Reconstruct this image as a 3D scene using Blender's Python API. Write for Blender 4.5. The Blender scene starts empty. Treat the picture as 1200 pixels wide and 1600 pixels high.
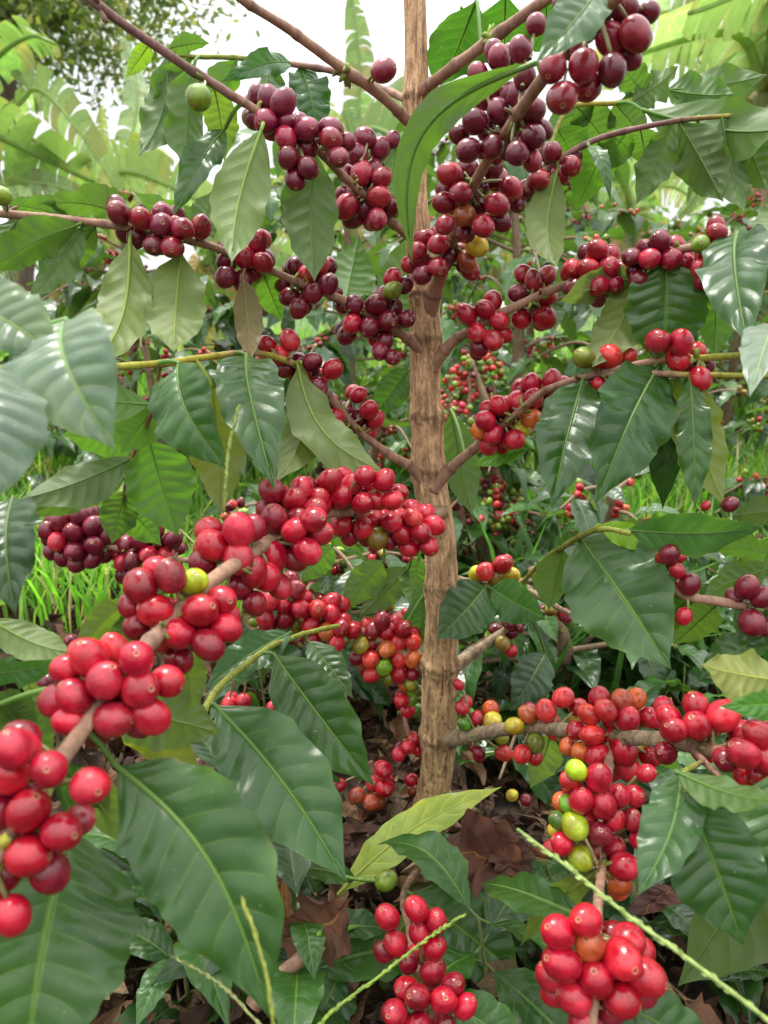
import bpy, math, random
import numpy as np
from mathutils import Vector, Matrix, noise as mnoise
random.seed(7); rng = np.random.default_rng(7)
scene = bpy.context.scene
COL = scene.collection
F = 1200.0
TH = math.radians(15.0)
CAMZ = 0.548
RIGHT = np.array([1.0, 0, 0]); FWD = np.array([0, math.cos(TH), -math.sin(TH)]); UP = np.array([0, math.sin(TH), math.cos(TH)])
CAM = np.array([0, 0, CAMZ])

def P(px, py, d):
    "a point of the photograph at depth d metres in front of the lens"
    return CAM + d * (FWD + RIGHT * ((px - 600) / F) + UP * ((800 - py) / F))
def D_trunk(py):
    return 0.68 / (math.cos(TH) + (800 - py) / F * math.sin(TH))
def nrmz(v):
    n = np.linalg.norm(v); return v / n if n > 1e-12 else v

# ------------------------------------------------------------------ mesh helpers
class MB:
    def __init__(s): s.v = []; s.f = []; s.uv = []; s.t = []; s.n = 0
    def add(s, v, f, uv, tint):
        v = np.asarray(v, float); f = np.asarray(f, int)
        s.v.append(v); s.f.append(f + s.n); s.uv.append(np.asarray(uv, float))
        t = np.asarray(tint, float)
        if t.ndim == 1: t = np.tile(t, (len(v), 1))
        s.t.append(t); s.n += len(v)
    def build(s, name, mat, parent=None, origin=None, smooth=True):
        v = np.concatenate(s.v); f = np.concatenate(s.f); uv = np.concatenate(s.uv); t = np.concatenate(s.t)
        o = np.zeros(3) if origin is None else np.asarray(origin, float)
        v = v - o
        me = bpy.data.meshes.new(name)
        me.vertices.add(len(v)); me.vertices.foreach_set('co', v.ravel())
        nf = len(f); me.loops.add(nf * 4); me.polygons.add(nf)
        me.loops.foreach_set('vertex_index', f.ravel())
        me.polygons.foreach_set('loop_start', np.arange(nf) * 4)
        me.polygons.foreach_set('loop_total', np.full(nf, 4))
        me.polygons.foreach_set('use_smooth', np.full(nf, smooth))
        u = me.uv_layers.new(name='UVMap'); u.data.foreach_set('uv', uv[f.ravel()].ravel())
        a = me.attributes.new('tint', 'FLOAT_COLOR', 'POINT')
        a.data.foreach_set('color', np.concatenate([t, np.ones((len(t), 1))], 1).ravel())
        me.update(calc_edges=True); me.validate()
        me.materials.append(mat)
        ob = bpy.data.objects.new(name, me); COL.objects.link(ob)
        if parent is not None:
            ob.parent = parent
            ob.location = o - np.array(parent_world(parent))
        else: ob.location = o
        return ob
WORLD_LOC = {}
def parent_world(p):
    w = np.array(p.location)
    while p.parent is not None:
        p = p.parent; w = w + np.array(p.location)
    return w
def empty(name, loc, label, cat, group=None):
    o = bpy.data.objects.new(name, None); COL.objects.link(o); o.location = loc
    o.empty_display_size = .05
    o['label'] = label; o['category'] = cat
    if group: o['group'] = group
    return o
def tag(o, label=None, cat=None, group=None, kind=None):
    for k, v in (('label', label), ('category', cat), ('group', group), ('kind', kind)):
        if v: o[k] = v
    return o

def grid_faces(nu, nv, wrap=False):
    "nu rows, nv columns"
    i = np.arange(nu - 1)[:, None]; j = np.arange(nv if wrap else nv - 1)[None, :]
    a = i * nv + j; b = i * nv + (j + 1) % nv
    return np.stack([a, b, b + nv, a + nv], -1).reshape(-1, 4)

def catmull(pts, n):
    p = np.asarray(pts, float)
    p = np.vstack([2 * p[0] - p[1], p, 2 * p[-1] - p[-2]])
    m = len(p) - 3
    t = np.linspace(0, m - 1e-6, n); i = t.astype(int); u = (t - i)[:, None]
    a, b, c, d = p[i], p[i + 1], p[i + 2], p[i + 3]
    return .5 * ((2 * b) + (c - a) * u + (2 * a - 5 * b + 4 * c - d) * u ** 2 + (3 * b - a - 3 * c + d) * u ** 3)

def frames(path):
    T = np.gradient(path, axis=0); T /= np.linalg.norm(T, axis=1)[:, None] + 1e-12
    N = np.zeros_like(T); ref = np.array([0, -1.0, .1])
    if abs(np.dot(ref, T[0])) > .9: ref = np.array([1.0, 0, 0])
    n = nrmz(ref - np.dot(ref, T[0]) * T[0])
    for i in range(len(T)):
        n = nrmz(n - np.dot(n, T[i]) * T[i]); N[i] = n
    return T, N, np.cross(T, N)

def tube(mb, path, rad, tint, seg=12, lump=.0, lfreq=60, seed=0, cap=True, uvs=1.0):
    path = np.asarray(path, float); n = len(path)
    rad = np.broadcast_to(np.asarray(rad, float), (n,)).copy()
    if cap:
        path = np.vstack([path, path[-1] + (path[-1] - path[-2]) * .01]); rad = np.append(rad, 1e-5); n += 1
        tint = np.asarray(tint, float)
        if tint.ndim == 2: tint = np.vstack([tint, tint[-1]])
    T, N, B = frames(path)
    a = np.linspace(0, 2 * np.pi, seg, endpoint=False)
    R = np.tile(rad[:, None], (1, seg))
    if lump > 0:
        for i in range(n):
            for j in range(seg):
                q = Vector((path[i] * lfreq * .5) + (N[i] * math.cos(a[j]) + B[i] * math.sin(a[j])) * 1.2 + seed)
                R[i, j] *= 1 + lump * mnoise.noise(q)
    V = path[:, None, :] + R[..., None] * (np.cos(a)[None, :, None] * N[:, None, :] + np.sin(a)[None, :, None] * B[:, None, :])
    L = np.concatenate([[0], np.cumsum(np.linalg.norm(np.diff(path, axis=0), axis=1))])
    uv = np.stack(np.broadcast_arrays((np.arange(seg) / seg)[None, :], (L * uvs)[:, None]), -1).reshape(-1, 2)
    t = np.asarray(tint, float)
    if t.ndim == 2: t = np.repeat(t, seg, axis=0)
    mb.add(V.reshape(-1, 3), grid_faces(n, seg, True)[:, ::-1], uv, t)

# ------------------------------------------------------------------ leaf geometry
PT = np.array([0, .03, .08, .16, .26, .38, .5, .62, .74, .84, .91, .96, 1.0])
PW = np.array([.02, .07, .26, .58, .84, .98, 1.0, .92, .70, .41, .18, .07, .006])
PWs = np.array([.02, .07, .36, .72, .93, 1.0, .98, .89, .71, .47, .24, .10, .008])
def leaf_arrays(base, tip, hw, wdir, nrm, bend=.08, side=0., fold=.15, wave=.08, kw=3.4, quilt=.05, nl=46, nw=15, ph=0., tipdrop=0., twist=0., blunt=0., pairs=9, eat=0):
    base = np.asarray(base, float); tip = np.asarray(tip, float)
    ax = tip - base; L = np.linalg.norm(ax); ax = ax / L
    t = np.linspace(0, 1, nl); u = np.linspace(-1, 1, nw)
    w = np.interp(t, PT, PW * (1 - blunt) + PWs * blunt)
    k = np.array([.2, .6, .2]); wp = np.pad(w, 1, mode='edge'); w = np.convolve(wp, k, 'valid'); w[-1] = .008
    cl = base[None] + ax[None] * (t * L)[:, None] + nrm[None] * (bend * L * np.sin(np.pi * t) - tipdrop * L * t ** 3)[:, None] + wdir[None] * (side * L * np.sin(np.pi * t))[:, None]
    T = np.gradient(cl, axis=0); T /= np.linalg.norm(T, axis=1)[:, None]
    W = wdir[None] - T * (T @ wdir)[:, None]; W /= np.linalg.norm(W, axis=1)[:, None]
    N = np.cross(T, W); 
    N *= np.sign(np.sum(N * nrm[None], 1) + 1e-9)[:, None]
    if twist:
        a = twist * t; ca = np.cos(a)[:, None]; sa = np.sin(a)[:, None]
        W, N = W * ca + N * sa, N * ca - W * sa
    U, TT = np.meshgrid(u, t); au = np.abs(U)
    sgn = np.sign(U)
    edge = 1 + (.035 * np.sin(2 * np.pi * (TT * kw * 1.6) + ph * 3 + sgn * 1.3) + .028 * np.sin(2 * np.pi * (TT * 8.2 + .12 * np.sin(9 * TT + ph)) + ph + sgn) * np.sin(np.pi * TT)) * au ** 3
    w_ = w[:, None] * edge
    fo = fold
    x = U * w_ * hw * math.cos(math.atan(fo))
    phv = TT * pairs - 1.15 * au ** 1.25 - .03 * sgn
    q = np.abs(np.sin(np.pi * phv)) ** .7
    z = hw * w_ * (fo * au + wave * au ** 2 * np.sin(2 * np.pi * kw * TT + ph + sgn * .9)
                   + wave * .5 * au ** 2 * np.sin(2 * np.pi * kw * 2.1 * TT + ph * 2 + sgn * 2))
    z += quilt * hw * q * np.clip(5 * au * (1 - au), 0, 1) * w[:, None] - quilt * hw * .5 * np.exp(-(au / .07) ** 2)
    V = cl[:, None, :] + x[..., None] * W[:, None, :] + z[..., None] * N[:, None, :]
    fc = grid_faces(nl, nw)
    # winding so that geometric normal = upper side
    if np.dot(np.cross(W[nl // 2], T[nl // 2]), N[nl // 2]) < 0: fc = fc[:, ::-1]
    if eat:   # insect-eaten holes and nibbled margin
        C = .25 * (V.reshape(-1, 3)[fc[:, 0]] + V.reshape(-1, 3)[fc[:, 1]] + V.reshape(-1, 3)[fc[:, 2]] + V.reshape(-1, 3)[fc[:, 3]])
        keep = np.ones(len(fc), bool)
        r = random.Random(int(ph * 100) + eat)
        for _ in range(eat):
            ti = r.uniform(.3, .85); ui = r.choice([-1, 1]) * r.uniform(.35, 1.0)
            ii = int(ti * (nl - 1)); jj = int((ui + 1) / 2 * (nw - 1))
            c = V[ii, jj]; keep &= np.linalg.norm(C - c, axis=1) > hw * r.uniform(.05, .1)
        fc = fc[keep]
    uv = np.stack([(U + 1) / 2, TT], -1).reshape(-1, 2)
    return V.reshape(-1, 3), fc, uv, cl

# ------------------------------------------------------------------ materials
def new_mat(name):
    m = bpy.data.materials.new(name); m.use_nodes = True
    nt = m.node_tree; nt.nodes.clear()
    return m, nt
class NT:
    def __init__(s, nt): s.nt = nt
    def n(s, typ, **kw):
        nd = s.nt.nodes.new(typ)
        for k, v in kw.items(): setattr(nd, k, v)
        return nd
    def link(s, a, b): s.nt.links.new(a, b)
    def math(s, op, a, b=None, c=None, clamp=False):
        nd = s.nt.nodes.new('ShaderNodeMath'); nd.operation = op; nd.use_clamp = clamp
        for i, x in enumerate((a, b, c)):
            if x is None: continue
            if isinstance(x, (int, float)): nd.inputs[i].default_value = x
            else: s.link(x, nd.inputs[i])
        return nd.outputs[0]
    def mix(s, fac, a, b, blend='MIX'):
        nd = s.nt.nodes.new('ShaderNodeMix'); nd.data_type = 'RGBA'; nd.blend_type = blend; nd.clamp_factor = True
        for sock, x in ((nd.inputs[0], fac), (nd.inputs[6], a), (nd.inputs[7], b)):
            if isinstance(x, (int, float)): sock.default_value = x
            elif isinstance(x, tuple): sock.default_value = (*x, 1)
            else: s.link(x, sock)
        return nd.outputs[2]
    def ramp(s, fac, lo, hi):
        nd = s.nt.nodes.new('ShaderNodeMapRange'); nd.interpolation_type = 'SMOOTHSTEP'
        s.link(fac, nd.inputs[0]); nd.inputs[1].default_value = lo; nd.inputs[2].default_value = hi
        return nd.outputs[0]
    def noise(s, vec, scale, detail=3, rough=.55):
        nd = s.nt.nodes.new('ShaderNodeTexNoise'); nd.inputs['Scale'].default_value = scale
        nd.inputs['Detail'].default_value = detail; nd.inputs['Roughness'].default_value = rough
        if vec is not None: s.link(vec, nd.inputs['Vector'])
        return nd.outputs['Fac']
    def vmul(s, vec, v):
        nd = s.nt.nodes.new('ShaderNodeVectorMath'); nd.operation = 'MULTIPLY'; s.link(vec, nd.inputs[0]); nd.inputs[1].default_value = v
        return nd.outputs[0]

def leaf_material(name, rough=.36, trans=.34, spec=.5, pairs=9.0, vein=.5, bump=.35, tm=(2.0, 2.4, .8), dry=False):
    m, nt = new_mat(name); k = NT(nt)
    uv = k.n('ShaderNodeUVMap', uv_map='UVMap').outputs[0]
    sx = k.n('ShaderNodeSeparateXYZ'); k.link(uv, sx.inputs[0])
    tint = k.n('ShaderNodeAttribute', attribute_name='tint').outputs['Color']
    obj = k.n('ShaderNodeTexCoord').outputs['Object']
    u2 = k.math('SUBTRACT', k.math('MULTIPLY', sx.outputs[0], 2.0), 1.0)
    au = k.math('ABSOLUTE', u2)
    sg = k.math('SIGN', u2)
    ns = k.noise(obj, 60, 2)
    ph = k.math('SUBTRACT', k.math('MULTIPLY', sx.outputs[1], pairs), k.math('MULTIPLY', k.math('POWER', au, 1.25), 1.15))
    ph = k.math('SUBTRACT', ph, k.math('MULTIPLY', sg, .03))
    ph = k.math('ADD', ph, k.math('MULTIPLY', k.math('SUBTRACT', ns, .5), .24))
    fr = k.math('ABSOLUTE', k.math('SUBTRACT', k.math('FRACT', ph), .5))      # .5 on a vein
    lat = k.ramp(fr, .43, .5)
    fade = k.math('SUBTRACT', 1.0, k.ramp(au, .55, .97))
    lat = k.math('MULTIPLY', lat, fade)
    mid = k.math('SUBTRACT', 1.0, k.ramp(au, .015, .065))
    n1 = k.noise(obj, 28, 4); n2 = k.noise(obj, 260, 3); n3 = k.noise(obj, 900, 2)
    base = k.mix(k.ramp(n1, .3, .75), k.mix(1.0, tint, (.72, .78, .8), 'MULTIPLY'), k.mix(1.0, tint, (1.3, 1.16, 1.1), 'MULTIPLY'))
    base = k.mix(k.math('MULTIPLY', k.ramp(n2, .45, .8), .22), base, k.mix(1.0, tint, (1.7, 1.5, 1.0), 'MULTIPLY'))
    if not dry:   # scorched brown nibbles along the edge
        sc2 = k.math('MULTIPLY', k.ramp(k.math('ADD', au, k.math('MULTIPLY', k.noise(obj, 55, 4), .5)), 1.29, 1.33), 1.0)
        base = k.mix(k.math('MULTIPLY', sc2, .8), base, (.12, .07, .025))
    # yellowing toward the margin
    marg = k.math('MULTIPLY', k.ramp(au, .8, 1.0), k.ramp(n1, .5, .7))
    base = k.mix(k.math('MULTIPLY', marg, .5), base, k.mix(1.0, tint, (2.6, 1.9, .8), 'MULTIPLY'))
    vcol = k.mix(1.0, tint, (2.5, 2.0, 1.1), 'MULTIPLY')
    vcol = k.mix(.10, vcol, (.40, .46, .10))
    base = k.mix(k.math('MULTIPLY', lat, vein * .6), base, vcol)
    base = k.mix(k.math('MULTIPLY', mid, .85), base, vcol)
    if not dry:   # small pale scars and dust specks
        spk = k.ramp(k.noise(obj, 420, 1), .76, .80)
        base = k.mix(k.math('MULTIPLY', spk, .45), base, (.30, .31, .2))
        blot = k.ramp(k.noise(obj, 75, 5, .7), .665, .70)
        base = k.mix(k.math('MULTIPLY', blot, .7), base, (.10, .065, .025))
    geo = k.n('ShaderNodeNewGeometry')
    under = k.mix(.55, base, (.13, .18, .055)) if not dry else base
    under = k.mix(.25, under, tint)
    col = k.mix(geo.outputs['Backfacing'], base, under)
    bs = k.n('ShaderNodeBsdfPrincipled')
    k.link(col, bs.inputs['Base Color'])
    rr = k.math('ADD', rough, k.math('MULTIPLY', geo.outputs['Backfacing'], .22))
    rr = k.math('ADD', rr, k.math('MULTIPLY', k.math('SUBTRACT', n1, .5), .25))
    k.link(rr, bs.inputs['Roughness'])
    bs.inputs['Specular IOR Level'].default_value = spec
    # height: furrowed over the veins, quilted between them
    q = k.math('MULTIPLY', k.math('POWER', k.math('SUBTRACT', 1.0, k.math('MULTIPLY', fr, 2.0)), .6), fade)
    h = k.math('ADD', k.math('MULTIPLY', q, .8), k.math('MULTIPLY', n2, .10))
    h = k.math('ADD', h, k.math('MULTIPLY', n3, .02))
    h = k.math('SUBTRACT', h, k.math('MULTIPLY', mid, .7))
    vo = k.n('ShaderNodeTexVoronoi'); vo.feature = 'DISTANCE_TO_EDGE'; vo.inputs['Scale'].default_value = 330; k.link(obj, vo.inputs['Vector'])
    h = k.math('ADD', h, k.math('MULTIPLY', k.ramp(vo.outputs['Distance'], 0.0, .12), .04))
    pk = k.noise(obj, 95, 3)
    h = k.math('ADD', h, k.math('MULTIPLY', pk, .40))
    bp = k.n('ShaderNodeBump'); bp.inputs['Strength'].default_value = bump; bp.inputs['Distance'].default_value = .0014
    k.link(h, bp.inputs['Height']); k.link(bp.outputs[0], bs.inputs['Normal'])
    tr = k.n('ShaderNodeBsdfTranslucent')
    tc = k.mix(1.0, col, tm if not dry else (1.5, 1.2, .8), 'MULTIPLY')
    k.link(tc, tr.inputs['Color']); k.link(bp.outputs[0], tr.inputs['Normal'])
    ms = k.n('ShaderNodeMixShader'); ms.inputs[0].default_value = trans
    k.link(bs.outputs[0], ms.inputs[1]); k.link(tr.outputs[0], ms.inputs[2])
    out = k.n('ShaderNodeOutputMaterial'); k.link(ms.outputs[0], out.inputs[0])
    return m

def bark_material(name, stretch=(1, 1, .16), scale=160, rough=.85, bump=.9, dist=.003, streak=.6):
    m, nt = new_mat(name); k = NT(nt)
    tint = k.n('ShaderNodeAttribute', attribute_name='tint').outputs['Color']
    uv = k.n('ShaderNodeUVMap', uv_map='UVMap').outputs[0]
    obj = k.n('ShaderNodeTexCoord').outputs['Object']
    sv = k.vmul(obj, stretch)
    n1 = k.noise(sv, scale, 6, .65); n2 = k.noise(obj, scale * .12, 4); n3 = k.noise(obj, scale * 2.5, 3)
    fis = k.ramp(n1, .40, .58)
    c = k.mix(fis, k.mix(1.0, tint, (.56, .50, .46), 'MULTIPLY'), k.mix(1.0, tint, (1.12, 1.1, 1.08), 'MULTIPLY'))
    c = k.mix(k.math('MULTIPLY', k.ramp(n2, .45, .7), .4), c, k.mix(1.0, tint, (.8, .72, .62), 'MULTIPLY'))
    c = k.mix(k.math('MULTIPLY', k.ramp(n3, .6, .75), .3), c, k.mix(1.0, tint, (1.5, 1.5, 1.45), 'MULTIPLY'))
    mos = k.ramp(k.noise(obj, scale * .14, 6, .75), .56, .66)
    c = k.mix(k.math('MULTIPLY', mos, .55 * streak), c, (.20, .20, .085))
    c = k.mix(1 - streak, c, tint)
    bs = k.n('ShaderNodeBsdfPrincipled'); k.link(c, bs.inputs['Base Color'])
    bs.inputs['Roughness'].default_value = rough; bs.inputs['Specular IOR Level'].default_value = .3
    bp = k.n('ShaderNodeBump'); bp.inputs['Strength'].default_value = min(1, bump * 1.1); bp.inputs['Distance'].default_value = dist * 1.5
    k.link(k.math('ADD', n1, k.math('MULTIPLY', n3, .15)), bp.inputs['Height']); k.link(bp.outputs[0], bs.inputs['Normal'])
    out = k.n('ShaderNodeOutputMaterial'); k.link(bs.outputs[0], out.inputs[0])
    return m

def cherry_material():
    m, nt = new_mat('cherry_skin'); k = NT(nt)
    tint = k.n('ShaderNodeAttribute', attribute_name='tint').outputs['Color']
    uv = k.n('ShaderNodeUVMap', uv_map='UVMap').outputs[0]
    sx = k.n('ShaderNodeSeparateXYZ'); k.link(uv, sx.inputs[0])
    obj = k.n('ShaderNodeTexCoord').outputs['Object']
    pos = k.n('ShaderNodeNewGeometry').outputs['Position']
    n1 = k.noise(pos, 90, 3); n2 = k.noise(pos, 700, 3); n3 = k.noise(pos, 1500, 2)
    c = k.mix(k.ramp(n1, .35, .7), k.mix(1.0, tint, (.66, .55, .62), 'MULTIPLY'), k.mix(1.0, tint, (1.22, 1.3, 1.15), 'MULTIPLY'))
    c = k.mix(k.math('MULTIPLY', k.ramp(n2, .56, .72), .14), c, k.mix(1.0, tint, (1.35, 2.6, 2.2), 'MULTIPLY'))
    c = k.mix(k.math('MULTIPLY', k.ramp(n3, .70, .76), .35), c, k.mix(1.0, tint, (.35, .3, .3), 'MULTIPLY'))
    scar = k.ramp(k.noise(pos, 160, 6, .75), .70, .76)
    c = k.mix(k.math('MULTIPLY', scar, .6), c, (.16, .07, .035))
    bloom = k.ramp(k.noise(pos, 45, 4, .6), .45, .75)
    c = k.mix(k.math('MULTIPLY', bloom, .06), c, (.42, .28, .32))
    # paler shoulder near the stalk, brown navel ring at the tip
    sh = k.math('SUBTRACT', 1.0, k.ramp(sx.outputs[1], .02, .22))
    c = k.mix(k.math('MULTIPLY', sh, .35), c, k.mix(1.0, tint, (1.2, 2.5, 1.2), 'MULTIPLY'))
    ring = k.math('MULTIPLY', k.ramp(sx.outputs[1], .925, .945), k.math('SUBTRACT', 1.0, k.ramp(sx.outputs[1], .972, .982)))
    c = k.mix(k.math('MULTIPLY', ring, .6), c, (.38, .19, .10))
    c = k.mix(k.math('MULTIPLY', k.ramp(sx.outputs[1], .975, .985), .85), c, (.05, .02, .012))
    stk = k.math('LESS_THAN', sx.outputs[0], -.5)
    c = k.mix(stk, c, (.20, .17, .07))
    bs = k.n('ShaderNodeBsdfPrincipled'); k.link(c, bs.inputs['Base Color'])
    rg = k.math('ADD', k.math('ADD', .13, k.math('MULTIPLY', n1, .16)), k.math('MULTIPLY', bloom, .14))
    k.link(rg, bs.inputs['Roughness'])
    bs.inputs['Specular IOR Level'].default_value = .55
    
    bp = k.n('ShaderNodeBump'); bp.inputs['Strength'].default_value = .2; bp.inputs['Distance'].default_value = .0012
    k.link(k.math('ADD', k.noise(pos, 260, 2), k.math('MULTIPLY', n3, .15)), bp.inputs['Height']); k.link(bp.outputs[0], bs.inputs['Normal'])
    out = k.n('ShaderNodeOutputMaterial'); k.link(bs.outputs[0], out.inputs[0])
    return m

def simple_material(name, rough=.7, trans=.0, tm=(1.8, 2.2, .8), nscale=30, spec=.3):
    m, nt = new_mat(name); k = NT(nt)
    tint = k.n('ShaderNodeAttribute', attribute_name='tint').outputs['Color']
    pos = k.n('ShaderNodeNewGeometry').outputs['Position']
    n1 = k.noise(pos, nscale, 4)
    c = k.mix(k.ramp(n1, .3, .7), k.mix(1.0, tint, (.7, .72, .7), 'MULTIPLY'), k.mix(1.0, tint, (1.3, 1.22, 1.15), 'MULTIPLY'))
    bs = k.n('ShaderNodeBsdfPrincipled'); k.link(c, bs.inputs['Base Color'])
    bs.inputs['Roughness'].default_value = rough; bs.inputs['Specular IOR Level'].default_value = spec
    out = k.n('ShaderNodeOutputMaterial')
    if trans > 0:
        tr = k.n('ShaderNodeBsdfTranslucent'); k.link(k.mix(1.0, c, tm, 'MULTIPLY'), tr.inputs['Color'])
        ms = k.n('ShaderNodeMixShader'); ms.inputs[0].default_value = trans
        k.link(bs.outputs[0], ms.inputs[1]); k.link(tr.outputs[0], ms.inputs[2]); k.link(ms.outputs[0], out.inputs[0])
    else: k.link(bs.outputs[0], out.inputs[0])
    return m

def ground_material():
    m, nt = new_mat('soil_and_turf'); k = NT(nt)
    pos = k.n('ShaderNodeNewGeometry').outputs['Position']
    sx = k.n('ShaderNodeSeparateXYZ'); k.link(pos, sx.inputs[0])
    n1 = k.noise(pos, 3, 6, .6); n2 = k.noise(pos, 40, 6, .7); n3 = k.noise(pos, 220, 4)
    soil = k.mix(k.ramp(n2, .3, .7), (.022, .014, .009), (.075, .05, .032))
    soil = k.mix(k.math('MULTIPLY', k.ramp(n3, .6, .7), .5), soil, (.14, .10, .065))
    turf = k.mix(k.ramp(n2, .3, .7), (.03, .075, .012), (.10, .17, .035))
    far = k.ramp(k.math('ADD', sx.outputs[1], k.math('MULTIPLY', n1, .9)), 1.35, 2.2)
    c = k.mix(far, soil, turf)
    bs = k.n('ShaderNodeBsdfPrincipled'); k.link(c, bs.inputs['Base Color']); bs.inputs['Roughness'].default_value = .95
    bp = k.n('ShaderNodeBump'); bp.inputs['Strength'].default_value = .8; bp.inputs['Distance'].default_value = .02
    k.link(n2, bp.inputs['Height']); k.link(bp.outputs[0], bs.inputs['Normal'])
    out = k.n('ShaderNodeOutputMaterial'); k.link(bs.outputs[0], out.inputs[0])
    return m

M_LEAF = leaf_material('coffee_leaf', rough=.31, trans=.32, spec=.5)
M_BGLEAF = leaf_material('distant_coffee_leaf', rough=.28, trans=.25, spec=.6, vein=.35, bump=.3)
M_DRY = leaf_material('dry_leaf', rough=.8, trans=.10, spec=.2, vein=.3, bump=.8, dry=True)
M_BARK = bark_material('coffee_bark', stretch=(1, 1, .28), scale=190, streak=.75)
M_TWIG = bark_material('coffee_twig', scale=220, bump=.45, dist=.0012, rough=.6, streak=.55)
M_CHERRY = cherry_material()
M_BANANA = leaf_material('banana_leaf', rough=.38, trans=.42, spec=.55, pairs=60.0, vein=.25, bump=.3, tm=(1.7, 1.9, 1.1))
M_GRASS = simple_material('grass_blade', rough=.5, trans=.4)
M_STALK = simple_material('grass_seed_stalk', rough=.6, trans=.15, nscale=400)
M_CROWN = simple_material('tree_crown_leaf', rough=.5, trans=.4, nscale=2)
M_WOOD = bark_material('old_wood', scale=30, dist=.01)
M_GROUND = ground_material()

# ------------------------------------------------------------------ the tree's data
TONE = {
 'dark': (.028, .086, .014), 'deep': (.018, .056, .013), 'mid': (.040, .112, .022), 'bright': (.060, .18, .022),
 'olive': (.105, .155, .028), 'pale': (.125, .185, .05), 'yellow': (.32, .43, .05), 'lime': (.22, .38, .02),
 'grey': (.040, .106, .026), 'sheen': (.12, .19, .125), 'rust': (.16, .075, .035), 'mustard': (.17, .19, .018), 'brown': (.080, .040, .028),  # whitish grey-green entry: sky sheen on the near leaves painted as colour
}
TWG = (.30, .175, .12); PURP = (.20, .105, .09); GRN = (.22, .25, .04); YEL = (.34, .30, .04); OLD = (.33, .25, .165)
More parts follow.
